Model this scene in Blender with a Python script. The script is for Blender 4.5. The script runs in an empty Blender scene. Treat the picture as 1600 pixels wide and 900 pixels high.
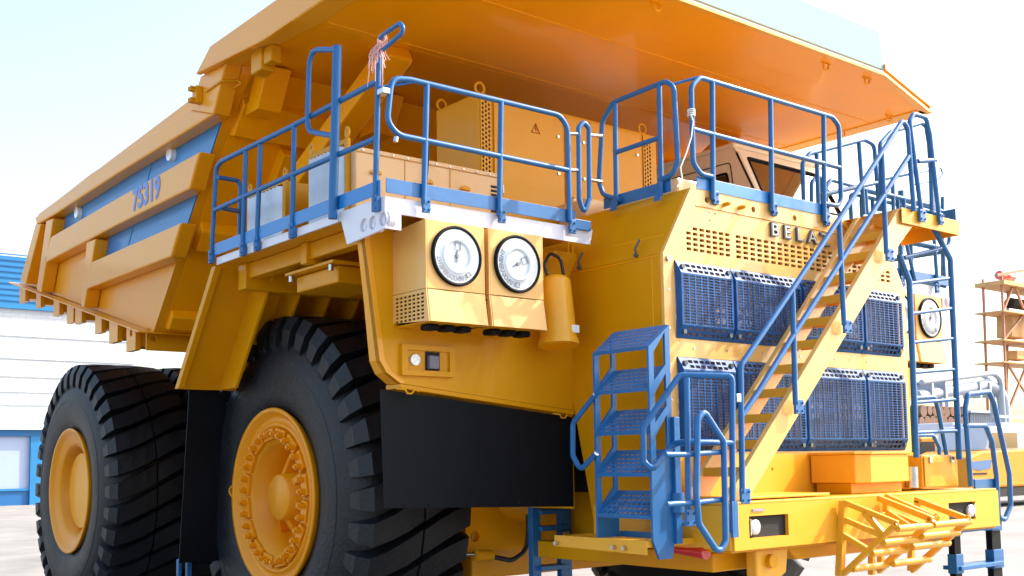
import bpy, math, random
from math import pi, sin, cos, radians as rad, sqrt
from mathutils import Vector, Matrix
from mathutils.geometry import delaunay_2d_cdt
random.seed(7)
S = bpy.context.scene
COL = S.collection

# ------------------------------------------------------------------ camera
CP = Vector((-7.81297, -8.29474, 1.998)); YAW, PITCH, ROLL, FPX, CY = -0.6798, 0.08801, -0.01513, 1715.03, 570.0
_F = Vector((-sin(YAW)*cos(PITCH), cos(YAW)*cos(PITCH), sin(PITCH)))
_R0 = Vector((cos(YAW), sin(YAW), 0)); _U0 = _R0.cross(_F)
_R = cos(ROLL)*_R0 + sin(ROLL)*_U0; _U = -sin(ROLL)*_R0 + cos(ROLL)*_U0
cam = bpy.data.cameras.new('camera'); co = bpy.data.objects.new('camera', cam); COL.objects.link(co)
M = Matrix((( _R.x, _U.x, -_F.x, CP.x), (_R.y, _U.y, -_F.y, CP.y), (_R.z, _U.z, -_F.z, CP.z), (0, 0, 0, 1)))
co.matrix_world = M
cam.sensor_width = 36; cam.lens = FPX/1600*36; cam.shift_y = (CY-450)/1600; cam.clip_end = 8000; cam.clip_start = .05
S.camera = co

def at(u, v, ax, c):
    """measurement helper: where the sight line of a photo pixel meets the plane ax = c"""
    d = _F + _R*((u-800)/FPX) - _U*((v-CY)/FPX)
    i = 'XYZ'.index(ax); t = (c-CP[i])/d[i]
    return CP + d*t

# ------------------------------------------------------------------ materials
def mat(name, col, rough=.5, metal=0., coat=0., noise=0., nscale=3., bump=0., bscale=40., spec=.5, coat_ior=1.5, emit=None, trans=0., alpha=1.):
    m = bpy.data.materials.new(name); m.use_nodes = True
    nt = m.node_tree; b = nt.nodes['Principled BSDF']; L = nt.links.new
    b.inputs['Base Color'].default_value = (*col, 1); b.inputs['Roughness'].default_value = rough
    b.inputs['Metallic'].default_value = metal; b.inputs['Coat Weight'].default_value = coat
    b.inputs['Coat Roughness'].default_value = .06; b.inputs['Coat IOR'].default_value = coat_ior
    b.inputs['Specular IOR Level'].default_value = spec
    b.inputs['Transmission Weight'].default_value = trans
    tc = nt.nodes.new('ShaderNodeTexCoord')
    if noise:
        n = nt.nodes.new('ShaderNodeTexNoise'); n.inputs['Scale'].default_value = nscale; n.inputs['Detail'].default_value = 6
        n.inputs['Roughness'].default_value = .65
        L(tc.outputs['Object'], n.inputs['Vector'])
        r = nt.nodes.new('ShaderNodeMapRange'); r.inputs[1].default_value = .3; r.inputs[2].default_value = .7
        r.inputs[3].default_value = 1-noise; r.inputs[4].default_value = 1+noise*.5
        L(n.outputs['Fac'], r.inputs[0])
        mx = nt.nodes.new('ShaderNodeMix'); mx.data_type = 'RGBA'; mx.blend_type = 'MULTIPLY'; mx.inputs[0].default_value = 1
        mx.inputs[6].default_value = (*col, 1); L(r.outputs[0], mx.inputs[7]); L(mx.outputs[2], b.inputs['Base Color'])
        r2 = nt.nodes.new('ShaderNodeMapRange'); r2.inputs[3].default_value = max(.02, rough-.1); r2.inputs[4].default_value = min(1, rough+.12)
        L(n.outputs['Fac'], r2.inputs[0]); L(r2.outputs[0], b.inputs['Roughness'])
    if bump:
        n2 = nt.nodes.new('ShaderNodeTexNoise'); n2.inputs['Scale'].default_value = bscale; n2.inputs['Detail'].default_value = 4
        L(tc.outputs['Object'], n2.inputs['Vector'])
        bp = nt.nodes.new('ShaderNodeBump'); bp.inputs['Strength'].default_value = bump; bp.inputs['Distance'].default_value = .02
        L(n2.outputs['Fac'], bp.inputs['Height']); L(bp.outputs['Normal'], b.inputs['Normal'])
        if coat: L(bp.outputs['Normal'], b.inputs['Coat Normal'])
    return m
YEL = mat('yellow_paint', (.66, .29, .001), .40, coat=.08, noise=.06, nscale=1.6, bump=.06, bscale=2.2, spec=.22)
RIMP = mat('rim_paint', (.82, .30, .001), .42, coat=.12, noise=.05, nscale=2, spec=.3)
BODYP = mat('body_paint', (.80, .33, .003), .4, coat=.3, noise=.05, nscale=1.2, bump=.05, bscale=1.5, coat_ior=1.5, spec=.4)
BOXP = mat('box_paint', (.74, .42, .12), .42, coat=.2, noise=.05, nscale=2., spec=.4)
YEL2 = mat('golden_paint', (.78, .37, .016), .42, coat=.2, noise=.05, nscale=2., bump=.04, bscale=3, spec=.4)
MASKP = mat('sunlit_mask_paint', (.78, .43, .11), .38, coat=.6, noise=.06, nscale=1.1, bump=.05, bscale=2)  # truck yellow paled to carry the sunlight on mask and stairs
ORA = mat('bounce_orange_paint', (.90, .37, .001), .36, coat=.14, noise=.06, nscale=.7, bump=.10, bscale=1.0, spec=.2)  # truck yellow pushed to orange, imitating light bounced under the canopy
BLU = mat('blue_paint', (.012, .125, .34), .45, coat=.12, noise=.15, nscale=5, bump=.03, bscale=9, spec=.4)
GRB = mat('grille_paint', (.010, .085, .27), .5, coat=0, noise=.3, nscale=4, spec=.25)
BLUL = mat('bright_blue_paint', (.010, .19, .52), .42, coat=.2, noise=.06)
WHT = mat('white_paint', (.70, .70, .78), .45, coat=.2, noise=.06)
CREAM = mat('sunlit_yellow_paint', (.70, .44, .19), .42, coat=.3, noise=.06)  # truck yellow bleached to cream, sun glare put into the colour
CABM = mat('bounce_lit_cab_paint', (.92, .80, .62), .6, coat=.0, spec=.3, noise=.05)  # base colour raised to stand in for bounced light around the cab
TYRE = mat('tyre_rubber', (.008, .010, .014), .50, noise=.5, nscale=3.0, bump=.3, bscale=25, spec=.36)
RUB = mat('rubber_sheet', (.003, .0045, .008), .6, noise=.5, nscale=1.2, bump=.5, bscale=1.3, spec=.16)
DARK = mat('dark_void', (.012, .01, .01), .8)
CORE = mat('radiator_core', (.36, .29, .32), .7, metal=.0, noise=.3, nscale=6)
STEEL = mat('steel', (.55, .56, .58), .3, metal=1., noise=.15, nscale=12)
ALU = mat('louvre_aluminium', (.62, .68, .78), .35, metal=.6, noise=.1, nscale=5)
LENS = mat('frosted_lens', (.72, .80, .86), .3, coat=1, noise=.04)
LENSI = mat('inner_lens', (.60, .66, .74), .25, coat=1, noise=.05)
GLASS = mat('window_glass', (.05, .035, .025), .05, spec=.8, coat=1)
LAMP = mat('lamp_glass', (.8, .82, .85), .12, metal=.4, coat=1, bump=.5, bscale=60)
ALU2 = mat('lamp_block', (.16, .17, .22), .4, coat=.5, bump=.5, bscale=80)
RED = mat('red_paint', (.6, .01, .01), .3, coat=1)
PINK = mat('pink_twine', (.75, .42, .40), .6)
TWINE = mat('white_twine', (.8, .76, .7), .6)
LTR = mat('letter_metal', (.10, .12, .14), .35, metal=.5)
DIALT = mat('dial_print', (.22, .23, .27), .5)
LTRF = mat('letter_face', (.55, .55, .52), .3, metal=.4)
BTXT = mat('blue_lettering', (.10, .22, .60), .4)
HOSE = mat('hose_rubber', (.02, .022, .03), .4)
LIPW = mat('pale_board', (.33, .45, .465), .95, spec=.0)
MARK = mat('red_marking', (.55, .06, .01), .5)
LABEL = mat('label_paper', (.75, .78, .76), .5)

# ------------------------------------------------------------------ object helpers
def thing(name, label, cat, loc=(0, 0, 0), group=None):
    o = bpy.data.objects.new(name, None); COL.objects.link(o); o.location = loc
    o.empty_display_size = .3; o['label'] = label; o['category'] = cat
    if group: o['group'] = group
    return o
def tag(o, label, cat, group=None):
    o['label'] = label; o['category'] = cat
    if group: o['group'] = group
    return o
def rootloc(o):
    v = Vector((0, 0, 0))
    while o: v += o.location; o = o.parent
    return v
class MB:
    def __init__(s): s.v = []; s.f = []; s.sm = []
    def add(s, V, F, smooth=False):
        n = len(s.v); s.v += [Vector(a) for a in V]; s.f += [tuple(i+n for i in f) for f in F]; s.sm += [smooth]*len(F); return s
    def box(s, a, b, bev=0):
        x0, x1 = sorted((a[0], b[0])); y0, y1 = sorted((a[1], b[1])); z0, z1 = sorted((a[2], b[2]))
        V = [(x, y, z) for x in (x0, x1) for y in (y0, y1) for z in (z0, z1)]
        return s.add(V, [(0, 1, 3, 2), (4, 6, 7, 5), (0, 4, 5, 1), (2, 3, 7, 6), (0, 2, 6, 4), (1, 5, 7, 3)])
    def beam(s, a, b, w, h, up=(0, 0, 1)):
        a, b = Vector(a), Vector(b); d = (b-a).normalized(); r = d.cross(Vector(up))
        if r.length < 1e-4: r = d.cross(Vector((1, 0, 0)))
        r.normalize(); u = r.cross(d)
        V = [p + r*(w/2*i) + u*(h/2*j) for p in (a, b) for i, j in ((-1, -1), (1, -1), (1, 1), (-1, 1))]
        return s.add(V, [(3, 2, 1, 0), (4, 5, 6, 7), (0, 1, 5, 4), (1, 2, 6, 5), (2, 3, 7, 6), (3, 0, 4, 7)])
    def prism(s, poly, off):
        """poly: list of 3d points (planar), off: extrusion vector"""
        P = [Vector(p) for p in poly]; off = Vector(off); n = len(P)
        V = P + [p+off for p in P]
        F = [tuple(range(n)), tuple(range(2*n-1, n-1, -1))] + [(i, n+i, n+(i+1) % n, (i+1) % n) for i in range(n)]
        return s.add(V, F)
    def cyl(s, a, b, r, r2=None, n=20, cap=True, smooth=True):
        a, b = Vector(a), Vector(b); d = (b-a).normalized(); r2 = r if r2 is None else r2
        u = d.orthogonal().normalized(); w = d.cross(u)
        ca = [a + (u*cos(2*pi*i/n)+w*sin(2*pi*i/n))*r for i in range(n)]
        cb = [b + (u*cos(2*pi*i/n)+w*sin(2*pi*i/n))*r2 for i in range(n)]
        s.add(ca+cb, [(i, (i+1) % n, n+(i+1) % n, n+i) for i in range(n)], smooth)
        if cap: s.add(ca, [tuple(range(n-1, -1, -1))]); s.add(cb, [tuple(range(n))])
        return s
    def tube(s, pts, r, fil=0., closed=False, n=8):
        P = [Vector(p) for p in pts]
        if fil:
            Q = []; m = len(P)
            for i, p in enumerate(P):
                if not closed and i in (0, m-1): Q.append(p); continue
                a, b = P[i-1]-p, P[(i+1) % m]-p; la, lb = a.length, b.length
                if la < 1e-6 or lb < 1e-6: continue
                a /= la; b /= lb; ang = a.angle(b)
                if ang > pi-.15: Q.append(p); continue
                k = min(fil/math.tan(ang/2), la*.49, lb*.49)
                A, B = p+a*k, p+b*k
                for t in [j/5 for j in range(6)]: Q.append(A*(1-t)**2 + p*2*t*(1-t) + B*t*t)
            P = Q
        m = len(P); rings = []
        T = []
        for i in range(m):
            if closed: t = P[(i+1) % m]-P[i-1]
            else: t = P[min(i+1, m-1)]-P[max(i-1, 0)]
            T.append(t.normalized())
        u = T[0].orthogonal().normalized(); V = []
        for i in range(m):
            u = (u - T[i]*u.dot(T[i])).normalized(); w = T[i].cross(u)
            V += [P[i] + (u*cos(2*pi*k/n)+w*sin(2*pi*k/n))*r for k in range(n)]
        F = []
        for i in range(m if closed else m-1):
            j = (i+1) % m
            if closed and j == 0:   # match twist
                best = min(range(n), key=lambda q: (V[i*n]-V[q]).length)
            else: best = 0
            for k in range(n):
                F.append((i*n+k, i*n+(k+1) % n, j*n+(k+1+best) % n, j*n+(k+best) % n))
        s.add(V, F, True)
        if not closed:
            s.add(V[:n], [tuple(range(n-1, -1, -1))]); s.add(V[-n:], [tuple(range(n))])
        return s
    def revolve(s, prof, c, ax='X', n=64, smooth=True, a0=0, closedprof=False):
        """prof: list (offset along ax, radius)"""
        V = []
        for x, r in prof:
            for k in range(n):
                t = 2*pi*k/n+a0
                V.append(Vector(c)+ (Vector((x, r*sin(t), r*cos(t))) if ax == 'X' else Vector((r*sin(t), x, r*cos(t)))))
        F = []
        m = len(prof)
        for i in range(m if closedprof else m-1):
            j = (i+1) % m
            F += [(i*n+k, i*n+(k+1) % n, j*n+(k+1) % n, j*n+k) for k in range(n)]
        return s.add(V, F, smooth)
    def disc(s, c, r, ax='X', n=40):
        V = [Vector(c)+(Vector((0, r*sin(2*pi*k/n), r*cos(2*pi*k/n))) if ax == 'X' else Vector((r*sin(2*pi*k/n), 0, r*cos(2*pi*k/n)))) for k in range(n)]
        return s.add(V, [tuple(range(n))])
    def plate(s, outer, holes, th, fn, top=None):
        """flat plate with holes in 2D; fn(a, b, t) -> 3D point, t from 0 (face) to th (back)"""
        pts = [Vector(p) for p in outer]; E = [(i, (i+1) % len(outer)) for i in range(len(outer))]
        loops = [list(range(len(outer)))]
        for h in holes:
            k = len(pts); pts += [Vector(p) for p in h]; E += [(k+i, k+(i+1) % len(h)) for i in range(len(h))]; loops.append(list(range(k, k+len(h))))
        R = delaunay_2d_cdt(pts, E, [], 0, 1e-6)
        V2, F2 = R[0], R[2]
        def inside(p, poly):
            c = False; n = len(poly); j = n-1
            for i in range(n):
                a, b = poly[i], poly[j]
                if (a[1] > p[1]) != (b[1] > p[1]) and p[0] < (b[0]-a[0])*(p[1]-a[1])/(b[1]-a[1])+a[0]: c = not c
                j = i
            return c
        bb = [(min(q[0] for q in h), max(q[0] for q in h), min(q[1] for q in h), max(q[1] for q in h)) for h in holes]
        keep = []
        for f in F2:
            c = sum((V2[i] for i in f), Vector((0, 0)))/len(f)
            if not inside(c, outer): continue
            if any(b[0] < c.x < b[1] and b[2] < c.y < b[3] and inside(c, h) for b, h in zip(bb, holes)): continue
            keep.append(f)
        n = len(V2)
        V = [fn(p.x, p.y, 0) for p in V2] + [fn(p.x, p.y, th) for p in V2]
        F = [tuple(f) for f in keep] + [tuple(n+i for i in reversed(f)) for f in keep]
        s.add(V, F)
        for lp in loops:
            W = [fn(pts[i].x, pts[i].y, 0) for i in lp]+[fn(pts[i].x, pts[i].y, th) for i in lp]; k = len(lp)
            s.add(W, [(i, (i+1) % k, k+(i+1) % k, k+i) for i in range(k)])
        return s
    def mirror(s):
        m = MB(); m.v = [Vector((-p.x, p.y, p.z)) for p in s.v]; m.f = [tuple(reversed(f)) for f in s.f]; m.sm = list(s.sm); return m
    def build(s, name, m, parent=None, bev=0., label=None, recalc=True):
        me = bpy.data.meshes.new(name)
        off = rootloc(parent) if parent else Vector((0, 0, 0))
        me.from_pydata([p-off for p in s.v], [], s.f); me.polygons.foreach_set('use_smooth', s.sm)
        if recalc:
            import bmesh
            bm = bmesh.new(); bm.from_mesh(me); bmesh.ops.recalc_face_normals(bm, faces=bm.faces); bm.to_mesh(me); bm.free()
        me.materials.append(m); me.update()
        o = bpy.data.objects.new(name, me); COL.objects.link(o); o.parent = parent
        if bev:
            b = o.modifiers.new('edge', 'BEVEL'); b.width = bev; b.segments = 2; b.limit_method = 'ANGLE'; b.angle_limit = rad(40)
            b.harden_normals = False
        if label: o['label'] = label
        return o
def rect(a0, b0, a1, b1): return [(a0, b0), (a1, b0), (a1, b1), (a0, b1)]
def circ(a, b, r, n=16, ry=None): return [(a+r*cos(2*pi*i/n), b+(ry or r)*sin(2*pi*i/n)) for i in range(n)]
def slots(x0, z0, x1, z1, nx, nz, fx=.66, fz=.5):
    H = []; dx = (x1-x0)/nx; dz = (z1-z0)/nz
    for i in range(nx):
        for j in range(nz):
            cx = x0+(i+.5)*dx; cz = z0+(j+.5)*dz
            H.append(rect(cx-dx*fx/2, cz-dz*fz/2, cx+dx*fx/2, cz+dz*fz/2))
    return H
def atX(c, pts): return [at(u, v, 'X', c) for u, v in pts]
def atY(c, pts): return [at(u, v, 'Y', c) for u, v in pts]
def yz(c, pts): return [(p.y, p.z) for p in atX(c, pts)]
def text(name, body, size, extr, m, parent, origin, xdir, ydir, bold=0., sx=1.):
    cu = bpy.data.curves.new(name, 'FONT'); cu.body = body; cu.size = size; cu.extrude = extr; cu.offset = bold; cu.resolution_u = 3
    cu.align_x = 'CENTER'; cu.align_y = 'CENTER'
    tmp = bpy.data.objects.new('t', cu); COL.objects.link(tmp); bpy.context.view_layer.update()
    me = bpy.data.meshes.new_from_object(tmp.evaluated_get(bpy.context.evaluated_depsgraph_get())); bpy.data.objects.remove(tmp)
    X = Vector(xdir).normalized(); Y = Vector(ydir); Y = (Y-X*Y.dot(X)).normalized(); Z = X.cross(Y); O = Vector(origin)-rootloc(parent)
    for v in me.vertices: c = v.co.copy(); v.co = O + X*(c.x*sx) + Y*c.y + Z*c.z
    me.materials.clear(); me.materials.append(m); me.name = name
    o = bpy.data.objects.new(name, me); COL.objects.link(o); o.parent = parent
    return o

T = thing('mining_dump_truck', 'giant yellow mining dump truck with blue handrails filling the yard', 'dump truck', (0, 2.5, 0))
def part(name):   # an assembly of several pieces
    o = bpy.data.objects.new(name, None); COL.objects.link(o); o.parent = T; o.empty_display_size = .1; return o

# ================================================================== DUMP BODY
BX, RX = -3.40, -3.22
body = part('dump_body')
F0, F1 = at(350, 183, 'X', RX), at(240, 518, 'X', RX)
RB = at(34, 441, 'X', RX); RT = at(60, 345, 'X', RX)
CZ = 5.84
JY, JZ = 1.55, 5.94
def both(fn, name, m, bev=.0, parent=body):
    if m is YEL: m = BODYP
    b = fn(); b.build(name, m, parent, bev); c = fn().mirror(); c.build(name, m, parent, bev)
def wall():
    b = MB(); poly = [(F1.y, F1.z), (RB.y, RB.z), (RT.y, RT.z+.1), (2.4, JZ+.02), (JY, JZ+.02), (JY+.03, JZ-.08), (F0.y, F0.z)]
    return b.prism([(RX, y, z) for y, z in poly], (.1, 0, 0))
both(wall, 'side_wall', YEL)
def ribs_of(px, th=RX-BX, c=BX):
    return lambda: MB().prism(atX(c, px), (th-.001, 0, 0))
# top rail, horizontal ribs and vertical posts of the side
both(ribs_of([(334, 178), (268, 219), (185, 270), (85, 335), (57, 351), (54, 340), (141, 271), (223, 218), (297, 172)]), 'top_rail', YEL, .02)
both(ribs_of([(312, 236), (296, 295), (180, 353), (69, 411), (79, 370), (190, 305)]), 'side_rib', YEL, .02)
both(ribs_of([(283, 347), (267, 401), (132, 453), (143, 409)]), 'side_rib', YEL, .02)
both(ribs_of([(72, 345), (57, 452), (64, 456), (78, 372), (83, 341)], .175), 'side_post', YEL, .015)
both(ribs_of([(135, 379), (126, 478), (131, 480), (143, 410), (149, 373)], .175), 'side_post', YEL, .015)
both(ribs_of([(55, 351), (31, 439), (40, 443), (64, 349)], .175), 'side_post', YEL, .015)
# front column beside the canopy
both(ribs_of([(353, 95), (333, 178), (297, 172), (301, 160), (313, 119)]), 'front_column', YEL, .015)
# blue recessed stripes
def stripe(a, clip):
    P = yz(BX, a)
    return lambda: MB().prism([(RX-.012, y, z) for y, z in P], (.011, 0, 0))
def frontedge(z): t = (z-F1.z)/(F0.z-F1.z); return F1.y+(F0.y-F1.y)*t
def stripe2(up0, lo0, up1, lo1):
    (yu0, zu0), (yl0, zl0), (yu1, zu1), (yl1, zl1) = yz(BX, [up0, lo0, up1, lo1])
    # extend the front end to the sloping front edge
    def ext(y0, z0, y1, z1, d):
        s_ = (z0-z1)/(y0-y1); z0 += d; z1 += d
        for _ in range(30):
            ye = frontedge(z0 + s_*(0)) ; zz = z0+s_*(ye-y0); ye = frontedge(zz)
        return (ye+.01, z0+s_*(ye-y0)), (y1, z1)
    a, b = ext(yu0, zu0, yu1, zu1, .03); c, d = ext(yl0, zl0, yl1, zl1, -.03)
    P = [a, b, d, c]
    return lambda: MB().prism([(RX-.014, y, z) for y, z in P], (.012, 0, 0))
both(stripe2((334, 178), (312, 236), (83, 336), (79, 370)), 'blue_stripe', BLUL)
both(stripe2((296, 295), (283, 347), (149, 373), (143, 409)), 'blue_stripe', BLUL)
for u, v, u2, v2 in ((239, 250, 231, 281), (210, 350, 201, 382)):
    MB().tube([at(u, v, 'X', RX-.015), at(u2, v2, 'X', RX-.015)], .006, n=6).build('stripe_seam', BLU, body)
for u, v in ((273, 242), (127, 333)):
    p = at(u, v, 'X', RX)
    MB().cyl((RX-.07, p.y, p.z), (RX, p.y, p.z), .075, .085, 20).build('marker_lamp', LENS, body, .01)
# clamp bracket on the column
p = at(313, 150, 'X', BX)
b = MB(); b.box((BX-.07, p.y-.06, p.z-.085), (BX, p.y+.04, p.z+.085))
for dz in (-.09, -.06, .05, .08):
    b.cyl((BX-.12, p.y-.03, p.z+dz*.85), (BX-.07, p.y-.03, p.z+dz*.85), .013, n=8); b.cyl((BX-.12, p.y+.02, p.z+dz*.85), (BX-.07, p.y+.02, p.z+dz*.85), .013, n=8)
b.build('hinge_bracket', YEL, body, .006)
b = MB(); b.tube([at(322, 143, 'X', BX-.01), at(345, 127, 'X', BX-.01), at(372, 126, 'X', RX-.02), at(378, 130, 'X', RX-.03), at(352, 145, 'X', RX-.06)], .012, .03); b.build('guard_rod', YEL, body)
# front wall
b = MB(); b.prism([(RX+.1, F1.y, F1.z), (RX+.1, F0.y, F0.z), (RX+.1, JY, JZ), (RX+.1, JY+.12, JZ), (RX+.1, F0.y+.12, F0.z), (RX+.1, F1.y+.12, F1.z)], (-2*(RX+.1), 0, 0)); b.build('front_wall', ORA, body, .01)
def wallpt(t): return F1.y+(F0.y-F1.y)*t, F1.z+(F0.z-F1.z)*t
fd = Vector((0, F0.y-F1.y, F0.z-F1.z)).normalized(); fnrm = Vector((0, -fd.z, fd.y))
for t0, t1, dep in ((.93, 1.10, .10), (.42, .55, .14), (.02, .12, .1)):
    y0, z0 = wallpt(t0); y1, z1 = wallpt(t1)
    a = Vector((RX+.11, y0, z0)); c = Vector((RX+.11, y1, z1))
    MB().prism([a, a+fnrm*dep+fd*.05, c+fnrm*dep-fd*.05, c], (-2*(RX+.11), 0, 0)).build('wall_beam', ORA, body, .015)
for x in (-2.95, -1.62, -.1, 1.62, 2.95):
    MB().prism([(x-.13, JY-.0, JZ-.01), (x-.13, JY-.26, JZ-.04), (x-.13, JY-.04, JZ-.42), (x-.13, JY+.25, JZ-.42)], (.26, 0, 0)).build('wall_gusset', ORA, body, .01)
for x in (-2.45, -1.0, 1.0, 2.45):
    y0, z0 = wallpt(.56); y1, z1 = wallpt(.92)
    MB().beam(Vector((x, y0, z0))+fnrm*.08, Vector((x, y1, z1))+fnrm*.08, .16, .16, fnrm).build('wall_stiffener', ORA, body, .01)
# diagonal props between canopy and wall
for s_ in (-1, 1):
    a = Vector((s_*2.38, .02, CZ-.02)); c = Vector((s_*2.44, 1.75, 4.95))
    MB().beam(a, c, .26, .22).build('diagonal_prop', ORA, body, .02)
# canopy: roof sheet with hanging side lip, in plan tapering to the front corners
CF = -2.30
lipy = at(313, 118, 'X', -3.47)
outl = [(-3.40, 0), (-3.40, -1.86), (-1.93, CF+.05), (1.93, CF+.05), (3.40, -1.86), (3.40, 0)]
MB().prism([(x, y, CZ) for x, y in outl], (0, 0, .05)).build('canopy_sheet', ORA, body, .008)
MB().prism([(-3.40, .001, CZ), (-3.40, JY+.1, JZ+.006), (-3.40, JY+.1, JZ+.056), (-3.40, .001, CZ+.05)], (6.8, 0, 0)).build('canopy_sheet', ORA, body)
# spill lip round the canopy
def lip(p0, p1, h, th=.05):
    d = (Vector(p1)-Vector(p0)).normalized(); n = Vector((-d.y, d.x, 0))*th
    a, c = Vector((*p0, CZ+.052)), Vector((*p1, CZ+.052))
    return MB().prism([a, c, c+n, a+n], (0, 0, h))
MB().prism([(-3.475, 2.1, 5.955), (-3.475, .6, CZ-.01), (-3.475, -1.92, CZ-.01), (-3.475, -1.92, CZ+.26), (-3.475, 1.75, CZ+.30)], (.06, 0, 0)).build('canopy_lip', BODYP, body, .01)
MB().prism([(3.475, 2.1, 5.955), (3.475, .6, CZ-.01), (3.475, -1.92, CZ-.01), (3.475, -1.92, CZ+.10), (3.475, 1.75, CZ+.30)], (-.06, 0, 0)).build('canopy_lip', BODYP, body, .01)
MB().prism([(-1.95, CF+.02, CZ+.052), (1.95, CF+.02, CZ+.052), (1.95, CF+.05, CZ+.46), (-1.95, CF+.05, CZ+.46)], (0, .03, 0)).build('spill_board', LIPW, body, .005)
for s_ in (-1, 1):
    a = Vector((s_*3.47, -1.92, CZ+.052)); c = Vector((s_*1.95, CF, CZ+.052))
    MB().prism([a, c, c+Vector((0, .04, 0)), a+Vector((0, .04, 0))], (0, 0, .06)).build('canopy_lip', BODYP, body)
MB().box((-3.38, JY+.101, JZ+.02), (3.38, 2.1, JZ+.12)).build('canopy_root', ORA, body)
for s_ in (-1, 1):
    MB().prism([(s_*3.47, -1.9, CZ-.014), (s_*3.47, 0, CZ-.014), (s_*3.47, 2.05, JZ+.015), (s_*3.47, 2.05, JZ+.05), (s_*3.47, 0, CZ+.02), (s_*3.47, -1.9, CZ+.02)], (-s_*.22, 0, 0)).build('edge_beam', YEL2, body, .01)
MB().prism([(-3.40, -1.93, CZ-.014), (-1.95, CF+.005, CZ-.014), (1.95, CF+.005, CZ-.014), (3.40, -1.93, CZ-.014), (3.40, -1.83, CZ-.014), (1.95, CF+.06, CZ-.014), (-1.95, CF+.06, CZ-.014), (-3.40, -1.83, CZ-.014)], (0, 0, .03)).build('front_edge_strip', YEL2, body)
# canopy underside seams: weld beads
for y in (-.1, -1.28):
    MB().tube([(-3.2, y, CZ), (3.4, y, CZ)], .007).build('weld_seam', ORA, body)
for x, y in ((1.19, -2.12), (1.89, -2.12), (3.18, -1.56), (3.25, -.9), (-1.19, -2.12), (-3.18, -1.56)):
    b = MB(); b.tube([(x+.04*cos(a), y, CZ-.03+.04*sin(a)) for a in [2*pi*i/12 for i in range(12)]], .01, closed=True); b.box((x-.07, y-.01, CZ-.012), (x+.07, y+.01, CZ+.001)); b.build('lifting_eye', ORA, body)
for s_ in (-1, 1):
    x = s_*3.28
    b = MB(); b.box((x-.06, .70, CZ-.13), (x+.05, .86, CZ+.03)); b.box((x-.08, .861, CZ-.17), (x+.07, 1.08, CZ+.05)); b.build('canopy_bracket', YEL, body, .015)
# floor and rear of body
MB().prism([(RX+.1, F1.y+.05, F1.z), (RX+.1, RB.y, RB.z), (RX+.1, RB.y, RB.z+.1), (RX+.1, F1.y+.05, F1.z+.1)], (-2*(RX+.1), 0, 0)).build('floor_sheet', YEL, body)
MB().prism([(BX+.0, F1.y-.02, F1.z-.025), (BX+.0, RB.y+.05, RB.z-.02), (BX+.0, RB.y+.05, RB.z-.003), (BX+.0, F1.y-.02, F1.z-.006)], (-2*(BX+.0), 0, 0)).build('floor_flange', BODYP, body, .004)
for u0, u1, dz in ((31, 40, .23), (57, 64, .22), (84, 93, .22), (105, 115, .24), (118, 128, .2), (149, 159, .22), (171, 184, .25), (198, 212, .26)):
    vv = lambda u: 440+(u-32)*.375
    a, c = at(u0, vv(u0), 'X', -3.3), at(u1, vv(u1), 'X', -3.3)
    hole = [circ((a.y+c.y)/2, a.z-.15, .045, 12)] if u0 == 198 else []
    z = min(a.z, c.z)-.03
    b = MB(); b.plate([(a.y, a.z-.03), (a.y, z-dz), (c.y, z-dz), (c.y, c.z-.03)], hole, .06, lambda p, q, t: Vector((-3.3+t, p, q)))
    b.box((-3.24, min(a.y, c.y)+.02, z-dz+.04), (3.3, max(a.y, c.y)-.02, z-.0)); b.build('floor_bolster', BODYP, body, .01)
a = at(212, 515, 'X', -3.25)
b = MB(); hl = [circ(-3.25+k, a.z-.13, .04, 12) for k in (.08, .95, 2.2, 3.6, 5)]
b.plate(rect(-3.25, a.z-.27, 3.25, a.z-.02), hl, .03, lambda p, q, t: Vector((p, a.y-.35+t, q))); b.build('front_bolster', YEL, body, .005)
# number
P0 = at(228, 304, 'X', BX-.004); r1 = at(296, 266, 'X', BX); r0 = at(75, 390, 'X', BX)
text('number_lettering', '75319', .34, .002, BTXT, body, P0, (0, r1.y-r0.y, r1.z-r0.z), (0, .02, 1), bold=.012, sx=.98)
# inside floor & tail

# ================================================================== FRAME AND UNDERBODY
fr = part('chassis')
for x in (-.95, .95):
    MB().prism([(x-.2, -1.6, 1.15), (x-.2, 9.4, 1.3), (x-.2, 9.4, 2.1), (x-.2, 2., 2.3), (x-.2, -1.6, 1.9)], (.4, 0, 0)).build('frame_rail', YEL, fr, .02)
MB().box((-2.0, .7, 1.35), (2.0, 1.5, 2.0)).build('front_axle', ORA, fr, .05)
MB().cyl((-2.1, 1.09, 1.7), (2.1, 1.09, 1.7), .42, n=28).build('axle_tube', ORA, fr)
MB().cyl((-3.0, 6.94, 1.7), (3.0, 6.94, 1.7), .5, n=28).build('rear_axle_tube', ORA, fr)
MB().box((-1.0, 5.9, 1.1), (1.0, 8.0, 2.4)).build('rear_axle_case', ORA, fr, .1)
for y in (3.2, 4.6): MB().box((-.75, y, 1.3), (.75, y+.4, 2.1)).build('cross_member', YEL, fr, .02)
MB().box((-1.5, 2.4, 1.3), (1.5, 5.6, 3.0)).build('transmission_case', DARK, fr, .05)
MB().box((-1.25, -2.35, 1.72), (1.25, 2.2, 3.45)).build('engine_light_block', DARK, fr, .05)  # engine volume stretched forward and dark to block light behind the radiator
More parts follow.
